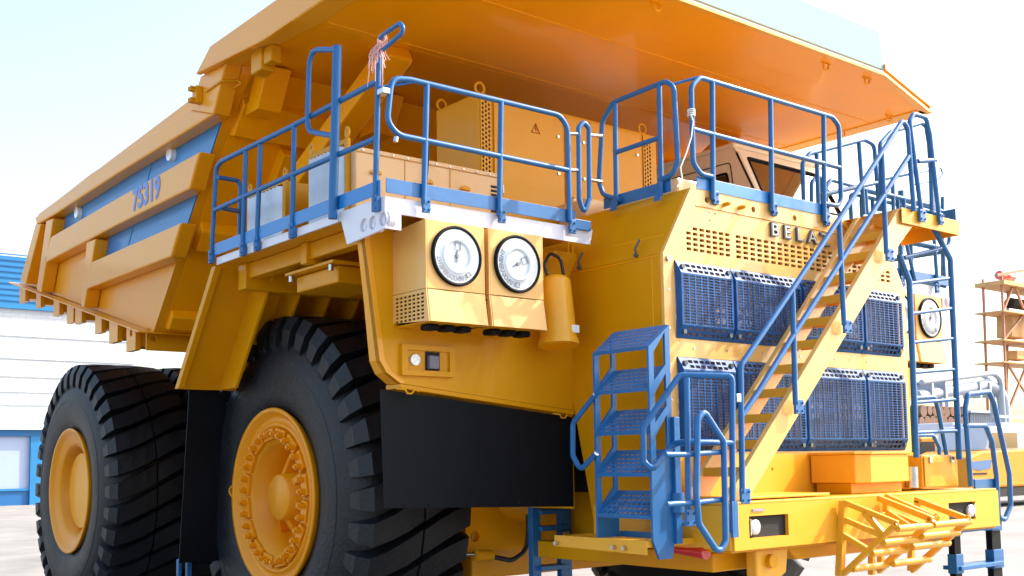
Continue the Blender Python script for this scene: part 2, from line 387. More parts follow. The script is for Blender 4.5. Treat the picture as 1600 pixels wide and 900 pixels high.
for s_ in (-1, 1):
    MB().box((s_*1.60, -1.44, 2.42), (s_*1.57, 2.6, 3.84)).build('light_block_panel', YEL, fr)  # added wall, shuts stray light out of the underbody
    MB().box((s_*1.58, -1.42, 2.36), (s_*1.27, 2.6, 2.40)).build('light_block_tray', YEL, fr)  # added sheet, keeps light from leaking in beside the engine
    MB().cyl((s_*1.75, .2, 1.35), (s_*1.75, .1, 3.2), .17, n=20).build('suspension_cylinder', ORA, fr)
MB().box((-1.56, 2.601, 2.0), (1.56, 2.63, 3.84)).build('light_block_bulkhead', YEL, fr)  # added end wall, closes the underbody against light from the rear
b = MB(); b.tube([(-1.9, .1, 1.75), (-1.2, -.5, 1.55), (-.4, -.6, 1.5)], .14, .3, n=14); b.build('steering_arm', ORA, fr)
MB().box((-2.3, 3.0, 1.2), (-1.3, 4.9, 2.3)).build('fuel_tank', YEL, fr, .1)
MB().box((1.3, 3.0, 1.2), (2.3, 4.9, 2.3)).build('fuel_tank', YEL, fr, .1)
# beam seen under the flap
b = MB(); b.prism([(-1.85, -.3, .95), (-1.85, -.3, 1.42), (1.5, -.3, 1.42), (1.5, -.3, .95)], (0, .3, 0)); b.build('tie_beam', YEL, fr, .02)
pl = atY(-.75, [(690, 795), (905, 795), (905, 900), (690, 900)])
b = MB(); c = at(742, 838, 'Y', -.35); b.plate([(-1.95, 1.2), (-1.0, 1.2), (-1.0, 2.3), (-1.95, 2.3)], [circ(c.x, c.z, .05, 14)], .1, lambda p, q, t: Vector((p, -.35+t, q))); b.build('bracket_plate', ORA, fr, .01)
MB().tube(atY(-.5, [(700, 866), (750, 866)]), .018).build('cylinder_rod', STEEL, fr)
MB().cyl(at(742, 868, 'Y', -.5), at(768, 868, 'Y', -.5), .05).build('cylinder_head', YEL, fr)
MB().tube(atY(-.5, [(760, 868), (800, 876), (823, 860), (826, 820), (822, 790)]), .022, .15).build('hose', HOSE, fr)
MB().tube(atY(-1.2, [(888, 840), (900, 838), (925, 842)]), .022).build('hose', HOSE, fr)

# ================================================================== WHEELS
R0, RIM, WT = 1.70, .83, 1.08
def make_tyre(x, y, z, s):      # s = -1: outer face toward -X ; x = plane of the outer sidewall
    b = MB(); c = (x, y, z)
    hs = [(.06, .80), (.015, .84), (-.02, .95), (-.04, 1.12), (-.025, 1.28), (.02, 1.42), (.07, 1.50), (.13, 1.555), (.30, 1.585), (WT/2, 1.59)]
    prof = [(-s*a, r) for a, r in hs] + [(-s*(WT-a), r) for a, r in reversed(hs[:-1])]
    b.revolve(prof, c, n=96)
    for k, r in ((.005, .92), (-.028, 1.22)): b.revolve([(-s*(k+.01), r-.012), (-s*(k-.008), r), (-s*(k+.01), r+.012)], c, n=96)
    N = 36
    for side in (0, 1):
        for i in range(N):
            a0 = 2*pi*(i+.5*side)/N
            def pt(w, r, da):
                w2 = w if side == 0 else WT-w
                sk = .12*(max(w, 0)/.5)**1.4
                t = a0 + (da*(1-.10*max(w, 0)/.5)) + sk*(1 if side == 0 else -1)
                return Vector((x - s*w2, y+r*sin(t), z+r*cos(t)))
            hw = .060 if i % 2 else .056
            sec = [(.015, 1.34, .022), (-.02, 1.42, .042), (-.012, 1.56, .052), (.05, 1.69, hw), (.22, 1.705, hw*1.12), (.40, 1.71, hw*1.25), (.53, 1.705, hw*1.25)]
            base = [1.30, 1.36, 1.40, 1.50, 1.52, 1.55, 1.55]
            inw = [.06, .06, .12, .16, .24, .40, .53]
            V = []
            for (w, r, h), br, iw in zip(sec, base, inw):
                V += [pt(w, r, -h), pt(w, r, h), pt(iw, br, h*1.12), pt(iw, br, -h*1.12)]
            F = []
            for q in range(len(sec)-1):
                p = q*4; F += [(p, p+1, p+5, p+4), (p+1, p+2, p+6, p+5), (p+3, p, p+4, p+7)]
            F += [(0, 3, 2, 1), (len(V)-4, len(V)-3, len(V)-2, len(V)-1)]
            b.add(V, F)
    return b
def make_rim_front(x, y, z, s):
    b = MB(); P = [(.04, .80), (-.02, .835), (-.035, .83), (-.03, .79), (.03, .765), (.035, .70), (.01, .69), (.01, .665), (.035, .655), (.035, .50), (.30, .485), (.36, .46), (.36, .30), (.30, .28), (.30, .0)]
    b.revolve([(-s*a, r) for a, r in P], (x, y, z), n=72)
    return b
wheels = []
tyre_me = {}
def wheel(x, y, z, s, kind, loc=None):
    w = bpy.data.objects.new('wheel', None); COL.objects.link(w); w.parent = T; w.location = Vector((x, y, z))-T.location
    make_tyre(x, y, z, s).build('tyre', TYRE, w)
    if kind == 'front':
        make_rim_front(x, y, z, s).build('rim', RIMP, w)
        b = MB(); b.revolve([(-s*a, r) for a, r in ((.34, .24), (.06, .215), (.045, .20), (.045, .0))], (x, y, z), n=36); b.build('hub_cap', RIMP, w)
        for i in range(6):
            t = 2*pi*i/6+.2; e = Vector((0, sin(t), cos(t)))
            c = Vector((x, y, z)); g = Vector((0, cos(t), -sin(t)))*.035; X = Vector((-s, 0, 0))
            b = MB(); b.prism([c+e*.2+X*.34-g, c+e*.47+X*.34-g, c+e*.47+X*.25-g, c+e*.2+X*.10-g], g*2); b.build('hub_web', RIMP, w, .008)
        for i in range(16):
            t = 2*pi*(i+.5)/16; c = Vector((x, y, z)); X = Vector((-s, 0, 0)); b = MB()
            e = Vector((0, sin(t), cos(t))); g = Vector((0, cos(t), -sin(t)))
            q = c+e*.59
            b.prism([q+g*.095-e*.05+X*.033, q+g*.095+e*.05+X*.033, q-g*.095+e*.05+X*.033, q-g*.095-e*.05+X*.033], -X*.035)
            for k in (-.055, .055):
                n_ = Vector((0, cos(t), -sin(t))); w_ = q+n_*k; b.cyl(w_+X*.02, w_-X*.05, .030, n=6, smooth=False); b.cyl(w_-X*.05, w_-X*.07, .018, n=8)
            b.build('wheel_clamp', RIMP, w, .004)
        b = MB(); p = Vector((x+s*.035, y+.84, z+.05)); b.tube([p+Vector((0, -.02, .05)), p+Vector((s*.0, .03, .02)), p+Vector((0, .03, -.02)), p+Vector((0, -.02, -.05))], .012, .02); b.build('valve_loop', YEL, w)
    else:
        b = MB(); P = [(.04, .80), (-.02, .835), (-.035, .83), (-.03, .80), (.01, .775), (.02, .70), (.05, .655), (.06, .60), (.30, .58), (.33, .565), (.62, .56), (.64, .54), (.64, .0)]
        b.revolve([(-s*a, r) for a, r in P], (x, y, z), n=72); b.build('rim', RIMP, w)
    return w
wheel(-3.1, 1.089, 1.7, -1, 'front'); wheel(3.1, 1.089, 1.7, 1, 'front')
for s_ in (-1, 1):
    wheel(s_*3.14, 6.936, 1.7, s_, 'rear'); wheel(s_*1.98, 6.936, 1.7, s_, 'rear')

# ================================================================== DECK (walkway) AND FENDERS
DX, DY, DZ = -3.73, -1.86, 3.87
deck = part('walkway_deck')
for s_ in (-1, 1):
    MB().box((s_*3.72, DY+.01, DZ-.05), (s_*1.76, .97, DZ-.002)).build('deck_plate', YEL, deck)
    # white edge plates
    b = MB(); b.plate([(-1.2, DZ-.065), (.97, DZ-.065), (.97, DZ), (-1.2, DZ)], [], .02, lambda p, q, t: Vector((s_*(3.73-t), p, q))); b.build('edge_plate', WHT, deck, .003)
    pg = yz(DX, [(535, 343), (543, 380), (617, 357)])
    holes = [circ(y, z, .050, 20) for y, z in yz(DX, [(569, 352), (583, 348), (599, 342)])]
    c1 = at(605, 357, 'X', DX)
    b = MB(); b.plate([(-1.22, DZ), (DY, DZ), (DY, 3.64), (pg[1][0], 3.61), (pg[0][0]+.01, DZ-.07), (-1.22, DZ-.066)], holes, .02, lambda p, q, t: Vector((s_*(3.735-t), p, q))); b.build('side_gusset', WHT, deck, .003)
    b = MB(); b.plate([(1.745, DZ), (3.714, DZ), (3.714, 3.64), (3.60, 3.64), (3.60, 3.755), (1.775, 3.745)], [], .015, lambda p, q, t: Vector((s_*p, DY+t, q))); b.build('front_plate', WHT, deck, .003)
    for (y, z) in yz(DX, [(569, 352), (583, 348), (599, 342)]):
        b = MB(); b.cyl((s_*3.713, y, z), (s_*3.66, y, z), .062, n=20); b.cyl((s_*3.72, y+.012, z-.012), (s_*3.713, y+.012, z-.012), .022, n=12); b.build('hole_boss', WHT, deck)
    # underside beams
    MB().box((s_*3.50, -1.2, 3.68), (s_*3.38, .95, DZ-.052)).build('deck_beam', YEL, deck, .01)
    MB().box((s_*3.54, .78, 3.58), (s_*1.8, .93, DZ-.052)).build('deck_beam', YEL, deck, .01)
    MB().box((s_*3.54, -.35, 3.64), (s_*1.8, -.25, DZ-.052)).build('deck_beam', YEL, deck, .01)
    MB().box((s_*2.6, -1.4, 3.64), (s_*2.5, .76, DZ-.052)).build('deck_beam', YEL, deck, .01)
    # hydraulic box hung under the deck (left of the wheel arch)
    MB().box((s_*3.40, -.62, 3.46), (s_*2.9, .08, 3.60)).build('junction_box', YEL, deck, .015)
    MB().box((s_*3.48, -.68, 3.605), (s_*2.86, .14, 3.63)).build('box_flange', YEL, deck, .004)
    for yy in (-.6, .08):
        MB().cyl((s_*3.45, yy, 3.55), (s_*3.45, yy, 3.60), .022, n=8).build('bolt', STEEL, deck)
    # lower slope supports of the wheel arch
fen = part('front_fender')
for s_ in (-1, 1):
    y0, z0, y1, z1 = .99, 3.80, 1.84, 2.74
    b = MB(); b.prism([(s_*3.73, y0, z0), (s_*3.73, y0+.09, z0), (s_*3.73, y1+.07, z1), (s_*3.73, y1-.02, z1)], (-s_*.06, 0, 0)); b.build('arch_edge', YEL, fen, .004)
    MB().prism([(s_*3.67, y0+.06, z0), (s_*3.67, y0+.09, z0), (s_*3.67, y1+.07, z1), (s_*3.67, y1+.04, z1)], (-s_*1.9, 0, 0)).build('arch_sheet', YEL, fen)
    for k, x in enumerate((3.30, 2.98, 2.66, 2.34, 2.02)):
        b = MB(); b.prism([(s_*x, y0-.32, z0), (s_*x, y0+.06, z0), (s_*x, y1+.04, z1), (s_*x, y1-.34, z1)], (-s_*.03, 0, 0)); b.build('arch_rib', YEL, fen, .003)
    # front fender face behind the filter boxes
    q = [(1.60, 3.75), (1.60, 2.41), (3.38, 2.585), (3.50, 2.66), (3.56, 2.75), (3.62, 3.2), (3.70, 3.75)]
    lamp = rect(2.925, 2.66, 3.37, 2.86)
    b = MB(); b.plate(q, [], .05, lambda p, qq, t: Vector((s_*p, -1.5+t, qq))); b.build('fender_face', YEL, fen, .012)
    # side column face
    px = [(557, 375), (600, 590), (583, 600), (548, 520)]
    pc = [(3.70, 3.75), (3.62, 3.2), (3.56, 2.75), (3.50, 2.66), (3.38, 2.585)]; ybk = (-1.40, -1.38, -1.36, -1.34, -1.32)
    b = MB(); V_ = []
    for (xx, zz), yb_ in zip(pc, ybk): V_ += [(s_*xx, -1.504, zz), (s_*xx, yb_+.0, zz), (s_*(xx-.04), yb_, zz+.01), (s_*(xx-.04), -1.504, zz+.01)]
    F_ = []
    for q_ in range(4): F_ += [(q_*4+k, q_*4+(k+1) % 4, q_*4+4+(k+1) % 4, q_*4+4+k) for k in range(4)]
    b.add(V_, F_+[(0, 3, 2, 1), (16, 17, 18, 19)]); b.build('fender_column', BODYP, fen)
    b = MB(); b.prism([(s_*1.6, -1.499, 2.409), (s_*3.38, -1.499, 2.583), (s_*3.38, -1.499, 2.55), (s_*1.6, -1.499, 2.372)], (0, .2, 0)); b.build('fender_return', YEL, fen, .004)
    b = MB(); b.plate([(1.66, 1.62), (3.50, 1.675), (3.53, 2.54), (1.66, 2.36)], [circ(1.8+.22*i, 1.67+.002*i, .008, 6) for i in range(8)], .015, lambda p, qq, t: Vector((s_*p, -1.47+t, qq))); b.build('mud_flap', RUB, fen)
    b = MB(); b.plate([(2.7, 1.05), (3.50, 1.05), (3.50, 2.74), (2.7, 2.74)], [], .015, lambda p, qq, t: Vector((s_*p, 2.35+t-(qq-.75)*.12, qq))); b.build('mud_flap', RUB, fen)
    pass
    # headlamp unit sunk in the fender
    fl = MB(); fl.plate(rect(2.90, 2.645, 3.385, 2.875), [rect(2.955, 2.685, 3.335, 2.835)], .035, lambda p, qq, t: Vector((s_*p, -1.535+t, qq))); hb = fl.build('lamp_housing', YEL, fen, .012)
    MB().box((s_*2.95, -1.515, 2.68), (s_*3.34, -1.505, 2.84)).build('lamp_panel', YEL, fen)
    MB().cyl((s_*3.27, -1.54, 2.762), (s_*3.27, -1.50, 2.762), .042, n=20).build('round_lamp', LAMP, fen, .004)
    MB().box((s_*3.17, -1.52, 2.69), (s_*3.04, -1.512, 2.83)).build('lamp_recess', DARK, fen)
    MB().box((s_*3.155, -1.56, 2.70), (s_*3.07, -1.515, 2.80)).build('square_lamp', ALU2, fen, .008)
    b = MB(); b.tube([(s_*3.42, -1.5, 2.545), (s_*3.36, -1.53, 2.54), (s_*3.34, -1.53, 2.51), (s_*3.30, -1.53, 2.51), (s_*3.28, -1.53, 2.54), (s_*3.22, -1.5, 2.53)], .007, .01); b.tube([(s_*1.9, -1.5, 2.385), (s_*1.85, -1.53, 2.38), (s_*1.83, -1.53, 2.35), (s_*1.79, -1.53, 2.35), (s_*1.77, -1.53, 2.375), (s_*1.72, -1.5, 2.37)], .007, .01); b.build('flap_hook', YEL, fen)

# ------------------------------------------------------------------ air filter boxes
def filter_box(x0, x1, s_, ang, grille):
    g = part('air_filter')
    yf, yb, zt, zs, zb = -1.93, -1.50, 3.735, 3.235, 2.995
    sl = [rect(-1.9, z0, -1.52, z0+.02) for z0 in ()]
    X0, X1 = s_*x0, s_*x1
    for xx, dx in ((X0, -s_*.012), (X1, s_*.012)):    # outer and inner side sheets
        H = []
        if 1:
            for i in range(7):
                for j in range(7):
                    a = -1.90+i*.055; c = 3.02+j*.0285; H.append(rect(a, c, a+.038, c+.016))
        b = MB(); b.plate([(yf+.001, zs), (yb, zs), (yb, zt-.03), (yf+.001, zt)], [], .01, lambda p, q, t: Vector((xx+(t if dx*s_ < 0 else -t)*(-s_)*-1, p, q)))
        b.plate([(yf-.035, zb), (yb, zb+.03), (yb, zs-.004), (yf+.001, zs-.004)], H, .01, lambda p, q, t: Vector((xx+(t if dx*s_ < 0 else -t)*(-s_)*-1, p, q)))
        b.build('side_sheet', BOXP, g)
    b = MB(); b.prism([(X0, yf, zs), (X1, yf, zs), (X1, yf, zt), (X0, yf, zt)], (0, .012, 0)); b.build('front_sheet', BOXP, g, .003)
    b = MB(); b.prism([(X0, yf-.04, zb), (X1, yf-.04, zb), (X1, yf-.003, zs-.006), (X0, yf-.003, zs-.006)], (0, .012, 0)); b.build('lower_sheet', BOXP, g, .003)
    MB().box((X0, yf+.02, zt-.035), (X1, yb, zt-.025)).build('top_sheet', YEL2, g)
    MB().box((X0-s_*.02, yf+.02, zb-.0), (X1+s_*.02, yb, zb+.012)).build('bottom_sheet', YEL, g)
    MB().box((X0-s_*.03, yf+.05, zb+.02), (X1+s_*.03, yb-.02, zt-.06)).build('filter_core', DARK, g)
    for i in range(3):
        xx = X0+(X1-X0)*(.22+.28*i); b = MB(); b.box((xx-.05, -1.86, zb-.045), (xx+.05, -1.74, zb)); b.build('drain_valve', RUB, g, .015)
    cx, cz, r = (X0+X1)/2, 3.487, .20
    b = MB(); b.revolve([(.0, r+.020), (-.022, r+.021), (-.028, r+.012), (-.024, r-.002), (0, r-.004)], (cx, yf, cz), 'Y', n=48); b.build('dial_ring', RUB, g)
    b = MB(); P = [(-.012, r), (-.014, .128), (-.024, .124), (-.024, .116), (-.010, .110), (.02, .03), (.02, 0)]
    b.revolve(P, (cx, yf-.006, cz), 'Y', n=48); b.build('dial_face', LENS, g)
    b = MB(); b.disc((cx, yf-.012, cz), .108, 'Y'); b.build('dial_window', LENSI, g)
    # pointer and bracket
    a = rad(ang); u = Vector((cos(a), 0, sin(a))); v = Vector((-sin(a), 0, cos(a))); c = Vector((cx, yf-.02, cz))
    b = MB(); b.beam(c-u*.05, c+u*.045, .012, .006, (0, 1, 0)); b.cyl(c+Vector((0, .01, 0)), c-Vector((0, .012, 0)), .014, n=12)
    b.tube([c+u*.045-v*.025, c+u*.10-v*.025, c+u*.10+v*.025, c+u*.045+v*.025], .004, closed=True, n=6); b.build('dial_pointer', DIALT, g)
    wd = 'ЕВРОЭЛЕМЕНТ'
    ph0 = rad(-52 if ang > 60 else -92)
    for i, ch in enumerate(wd):
        t = ph0 - .185*(i+1.15) ; rr = .162
        o = Vector((cx+rr*cos(t), yf-.0215, cz+rr*sin(t)))
        ty = Vector((cos(t), 0, sin(t))); tx = Vector((sin(t), 0, -cos(t)))
        text('dial_lettering', ch, .046, .0008, DIALT, g, o, -tx if False else tx, ty, bold=.0012)
    t = ph0; o = Vector((cx+.162*cos(t), yf-.022, cz+.162*sin(t))); ty = Vector((cos(t), 0, sin(t))); tx = Vector((sin(t), 0, -cos(t)))
    b = MB(); b.tube([o-tx*.018-ty*.018, o+tx*.018-ty*.018, o+tx*.018+ty*.018, o-tx*.018+ty*.018], .003, closed=True, n=6); b.tube([o-tx*.006-ty*.008, o+tx*.008-ty*.008], .002, n=4); b.tube([o-tx*.006+ty*.006, o+tx*.008+ty*.006], .002, n=4); b.build('dial_emblem', DIALT, g)
filter_box(3.43, 2.925, -1, 85, 1); filter_box(2.865, 2.355, -1, 25, 0)
filter_box(3.43, 2.925, 1, 70, 1); filter_box(2.865, 2.355, 1, 40, 0)
# fire extinguisher style canister on the inner side of the boxes
b = MB(); ca, cb = Vector((-2.02, -1.70, 3.44)), Vector((-2.05, -1.76, 2.96))
b.cyl(ca, cb, .125, .15, 28); d_ = (cb-ca).normalized(); b.cyl(cb, cb+d_*.05, .16, .165, 28); b.cyl(ca-d_*.03, ca, .10, .125, 28, True); b.build('extinguisher_canister', YEL2, T, .004)
MB().disc(cb+d_*.052, .13, 'X', 3).build('canister_mouth', ORA, T) if False else None
MB().cyl(cb+d_*.051, cb+d_*.055, .14, .14, 24).build('canister_base', ORA, T)
MB().tube([ca+Vector((-.07, 0, .02)), ca+Vector((-.10, .02, .13)), ca+Vector((-.02, .03, .24)), ca+Vector((.09, .03, .20)), ca+Vector((.12, .02, .02))], .014, .06).build('hose', HOSE, T)
b = MB(); q = cb-d_*.08+Vector((.05, -.145, .0)); b.box(q-Vector((.035, .004, .03)), q+Vector((.045, .0, .03))); b.build('label_plate', LABEL, T)

# ================================================================== HOOD / RADIATOR MASK
hood = part('hood')
MY = -2.56; HX = 1.67; ZS = 3.58; ZT = 4.14; TX = 1.33
GX = 1.55
rows = [(2.927, 3.535), (2.05, 2.784)]
mask_outer = [(-HX+.06, 1.95), (HX-.06, 1.95), (HX-.0, 2.05), (HX, ZS), (TX, ZT), (-TX, ZT), (-HX, ZS), (-HX, 2.05)]
H = [rect(-GX, z0, GX, z1) for z0, z1 in rows]
# ventilation slots: a narrow group and a wide group
for i in range(7):
    for j in range(5): 
        if i == 0 and j == 4: continue
        H.append(rect(-1.40+i*.078, 3.63+j*.042, -1.40+i*.078+.055, 3.63+j*.042+.024))
for i in range(25):
    for j in range(5):
        if i == 24 and j > 2: continue
        x = -.80+i*.0905
        if x > 1.42 and j > 2: continue
        H.append(rect(x, 3.63+j*.042, x+.062, 3.63+j*.042+.024))
for x, r in ((-1.14, .026), (-.56, .026), (-.0, .026), (.62, .026)): H.append(circ(x, 4.065, r, 12))
for x, z in ((-1.12, 3.965), (-1.05, 3.965), (-1.12, 3.90)): H.append(circ(x, z, .008, 8))
b = MB(); b.plate(mask_outer, H, .03, lambda p, q, t: Vector((p, MY+t, q))); b.build('front_mask', MASKP, hood, .004)
MB().tube([(-1.28, MY-.002, 4.0), (1.28, MY-.002, 4.0)], .005, n=6).build('mask_seam', YEL, hood)
for x, z in [(-1.62, z) for z in (2.2, 2.45, 2.72, 3.0, 3.3)]+[(1.62, z) for z in (2.2, 2.6, 3.0, 3.3)]+[(x, 2.86) for x in (-1.35, -.95, -.5, 0, .5, 1.0)]:
    MB().cyl((x, MY-.006, z), (x, MY, z), .009, n=8).build('rivet', STEEL, hood)
MB().cyl((-1.62, MY-.02, 3.54), (-1.62, MY, 3.54), .022, n=14).build('mask_lock', STEEL, hood, .003)
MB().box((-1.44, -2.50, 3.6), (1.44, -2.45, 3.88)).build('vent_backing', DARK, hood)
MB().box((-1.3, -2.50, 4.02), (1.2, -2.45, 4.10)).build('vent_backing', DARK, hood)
MB().box((-1.56, -2.45, 2.02), (1.56, -2.40, 3.56)).build('radiator_core', CORE, hood)
for i in range(30):
    x = -1.5+i*.1034; MB().box((x-.006, -2.456, 2.03), (x+.006, -2.4505, 3.55)).build('radiator_tube', CORE, hood)
# hood shell
for s_ in (-1, 1):
    b = MB(); b.plate([(MY+.031, 1.60), (-1.98, 1.40), (-1.74, 1.42), (-1.52, 2.4), (-1.50, 2.5), (-1.46, ZS), (MY+.031, ZS)], [], .02, lambda p, q, t: Vector((s_*(HX-t), p, q))); b.build('hood_side', YEL, hood, .003)
    b = MB(); b.prism([(s_*HX, MY+.031, ZS+.004), (s_*HX, -1.2, ZS+.004), (s_*TX, -1.2, ZT), (s_*TX, MY+.031, ZT)], (-s_*.015, 0, -.01)); b.build('hood_slope', YEL, hood, .003)
    b = MB(); b.box((s_*(HX-.03), -1.46, 1.6), (s_*(HX-.01), 0, 3.85)); b.build('hood_inner_side', YEL, hood)
    for y, z in ((-1.62, 3.62), (-2.28, 3.62)):
        b = MB(); b.tube([(s_*(HX+.002), y, z-.02), (s_*(HX+.03), y-.01, z+.03), (s_*(HX+.015), y-.05, z+.10)], .010, .03, n=6); b.cyl((s_*(HX), y, z-.02), (s_*(HX+.025), y, z-.02), .016, n=10); b.build('hood_latch', LTR, hood)
    MB().tube([(s_*(HX+.001), -1.50, 3.565), (s_*(HX+.001), MY+.03, 3.565)], .004, n=6).build('panel_seam', ORA, hood)
    MB().tube([(s_*(HX+.001), MY+.12, 3.56), (s_*(HX+.001), MY+.12, 2.3)], .004, n=6).build('panel_seam', ORA, hood)
    a, c = Vector((s_*(HX-.1), -1.9, 3.745)), Vector((s_*(HX-.1), MY+.08, 3.745)); MB().tube([a, c], .004, n=6).build('panel_seam', ORA, hood)
MB().box((-TX, MY+.03, ZT-.02), (TX, -1.2, ZT-.001)).build('hood_top', YEL2, hood)
for x in (-.95, -.85, -.66): pass
for x in (-.93, -.74):
    b = MB(); b.cyl((x, MY-.05, 4.055), (x, MY, 4.055), .018, n=10); b.cyl((x, MY-.065, 4.055), (x, MY-.05, 4.055), .010, n=8); b.build('hydraulic_fitting', YEL, hood)
# grille panels with slots: 4 per row, each pressed out with slanted rims
gx = [-1.55, -.90, 0.0, .90, 1.55]
for (z0, z1) in rows:
    for i in range(4):
        x0, x1 = gx[i]+.004, gx[i+1]-.004; n = 8 if i in (0, 3) else 12
        yo = MY-.055; zz0, zz1 = z0+.10, z1-.10
        g = bpy.data.objects.new('grille_panel', None); COL.objects.link(g)
        b = MB()
        b.plate(rect(x0+.015, zz0, x1-.015, zz1), slots(x0+.03, zz0+.01, x1-.03, zz1-.01, n, 17 if z0 > 2.5 else 22, .80, .66), .008, lambda p, q, t: Vector((p, yo+t, q)))
        bpy.data.objects.remove(g)
        for (za, zb) in ((z1-.004, zz1), (z0+.004, zz0)):
            b.plate([(x0, 0), (x1, 0), (x1-.015, 1), (x0+.015, 1)], slots(x0+.09, .12, x1-.09, .95, n-1, 2, .76, .62), .006,
                    lambda p, q, t, za=za, zb=zb: Vector((p, (MY-.008)*(1-q)+yo*q+t, za*(1-q)+zb*q)))
        for sx, xa, xb in ((-1, x0, x0+.015), (1, x1, x1-.015)):
            b.add([(xa, MY-.008, z1-.004), (xb, yo, zz1), (xb, yo, zz0), (xa, MY-.008, z0+.004)], [(0, 1, 2, 3)])
        go = b.build('grille_panel', GRB, hood)
        for xx in (x0+.05, x1-.05):
            for zq in (z1-.05, z0+.05):
                MB().cyl((xx, MY-.05, zq), (xx, MY-.02, zq), .020, n=8).build('grille_bolt', LTR, hood)
# lettering on the mask
for i, ch in enumerate('BELAZ'):
    x = -.30+i*.158+.02*0
    p = at(1210+i*19.5, 360+i*3.9, 'Y', MY-.012)
    text('mask_letter', ch, .160, .010, LTR, hood, (p.x, MY-.011, p.z), (1, 0, 0), (0, 0, 1), bold=.006, sx=1.25)
    text('letter_inlay', ch, .150, .001, LTRF, hood, (p.x, MY-.0225, p.z), (1, 0, 0), (0, 0, 1), bold=-.002, sx=1.25)

# ================================================================== BUMPER
bum = part('bumper')
bw = 1.75
def bumper_face():
    b = MB()
    z0, z1 = 1.35, 1.67
    hs = [rect(-1.565, 1.43, -1.115, 1.585), rect(1.115, 1.43, 1.565, 1.585)]
    b.plate([(-bw+.02, z0), (1.98, z0), (1.98, z1), (-bw+.02, z1)], hs, .03, lambda p, q, t: Vector((p, -3.22+t, q)))
    return b
bumper_face().build('bumper_face', YEL2, bum, .008)
for s_, xx in ((-1, bw), (1, 1.99)):
    b = MB(); b.prism([(s_*xx, -3.20, 1.35), (s_*xx, -3.20, 1.67), (s_*xx, -1.8, 1.64), (s_*xx, -1.8, 1.36)], (-s_*.03, 0, 0)); b.build('bumper_end', YEL2, bum, .006)
MB().box((-bw+.0, -3.20, 1.67), (1.99, -2.0, 1.69)).build('bumper_top', YEL2, bum, .006)
MB().box((-bw+.03, -3.18, 1.33), (1.98, -2.2, 1.35)).build('bumper_bottom', YEL, bum, .004)
for s_ in (-1, 1):
    MB().box((s_*1.57, -3.19, 1.42), (s_*1.11, -3.0, 1.60)).build('lamp_pocket', DARK, bum)
    b = MB(); b.revolve([(.06, .03), (.0, .055), (-.02, .052), (-.026, .03), (-.028, 0)], (s_*1.495, -3.205, 1.505), 'Y', n=24); b.build('bumper_lamp', LAMP, bum)
    MB().box((s_*1.545, -3.225, 1.565), (s_*1.555, -3.19, 1.45)).build('lamp_bracket', STEEL, bum)
# nameplate
MB().box((-1.53, -3.228, 1.617), (-1.40, -3.221, 1.635)).build('name_plate', CORE, bum)
# raised beams under bumper and tow eye
b = MB(); b.prism([(-1.35, -3.10, 1.33), (-1.35, -3.10, 1.13), (-1.15, -3.10, 1.08), (-1.0, -3.1, 1.14), (-.97, -3.1, 1.33)], (0, .1, 0)); b.build('tow_lug', YEL2, bum, .015)
MB().cyl((-1.2, -3.14, 1.24), (-1.2, -3.10, 1.24), .05, n=16).build('tow_pin', YEL, bum, .005)
b = MB(); b.prism([(-.95, -3.05, 1.33), (-.80, -3.05, 1.22), (1.0, -3.05, 1.22), (1.15, -3.05, 1.33)], (0, .5, 0)); b.build('bumper_keel', YEL, bum, .01)
MB().box((-1.6, -2.9, 1.17), (-.9, -.9, 1.31)).build('frame_horn', YEL, bum, .01); MB().box((.9, -2.9, 1.17), (1.6, -.9, 1.31)).build('frame_horn', YEL, bum, .01)
b = MB(); b.cyl((-1.71, -2.6, 1.335), (-1.72, -2.95, 1.325), .03, .05, 20); b.build('tow_hook_cover', RED, bum)
# front apron between mask and bumper with holes
hl = [circ(-1.15+.16*i, 1.905, .013, 8) for i in range(5)]
b = MB(); b.plate([(-1.62, 1.69), (1.62, 1.69), (1.62, 2.03), (-1.62, 2.03)], hl+[rect(-1.42, 1.72, -1.28, 1.78)], .02, lambda p, q, t: Vector((p, -2.62+t, q))); b.build('apron', YEL2, bum, .004)
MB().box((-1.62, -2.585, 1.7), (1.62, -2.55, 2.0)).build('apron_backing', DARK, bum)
MB().box((-1.6, -3.12, 1.70), (-.45, -2.63, 1.72)).build('apron_step', YEL2, bum, .005)
# battery boxes on the bumper
b = MB(); b.prism([(-.02, -2.64, 1.78), (.02, -3.04, 1.78), (.17, -3.09, 1.78), (.80, -3.05, 1.78), (.80, -2.64, 1.78)], (0, 0, .235)); b.build('battery_box', YEL2, bum, .008)
MB().box((-.49, -3.05, 2.015), (.74, -2.63, 2.03)).build('battery_box_lid', YEL2, bum, .004) if False else None
b = MB(); b.prism([(-.035, -2.63, 2.016), (.008, -3.05, 2.016), (.17, -3.105, 2.016), (.815, -3.065, 2.016), (.815, -2.63, 2.016)], (0, 0, .018)); b.build('battery_box_lid', YEL2, bum, .003)
MB().box((.02, -3.0, 1.692), (.76, -2.66, 1.779)).build('box_plinth', YEL, bum, .006)
MB().box((1.13, -2.98, 1.70), (1.72, -2.66, 2.0)).build('switch_box', YEL2, bum, .008)
MB().box((1.15, -2.995, 1.72), (1.70, -2.985, 1.985)).build('switch_box_door', YEL2, bum, .003)
MB().box((.86, -2.92, 1.70), (1.08, -2.70, 1.90)).build('cylinder_cover', YEL2, bum, .03)
MB().cyl((.97, -2.97, 1.72), (.97, -2.97, 1.90), .055, n=18).build('filter_bowl', STEEL, bum, .004)
for x in (1.24, 1.6): MB().box((x-.025, -3.01, 1.93), (x+.025, -2.996, 1.985)).build('door_latch', STEEL, bum, .003)

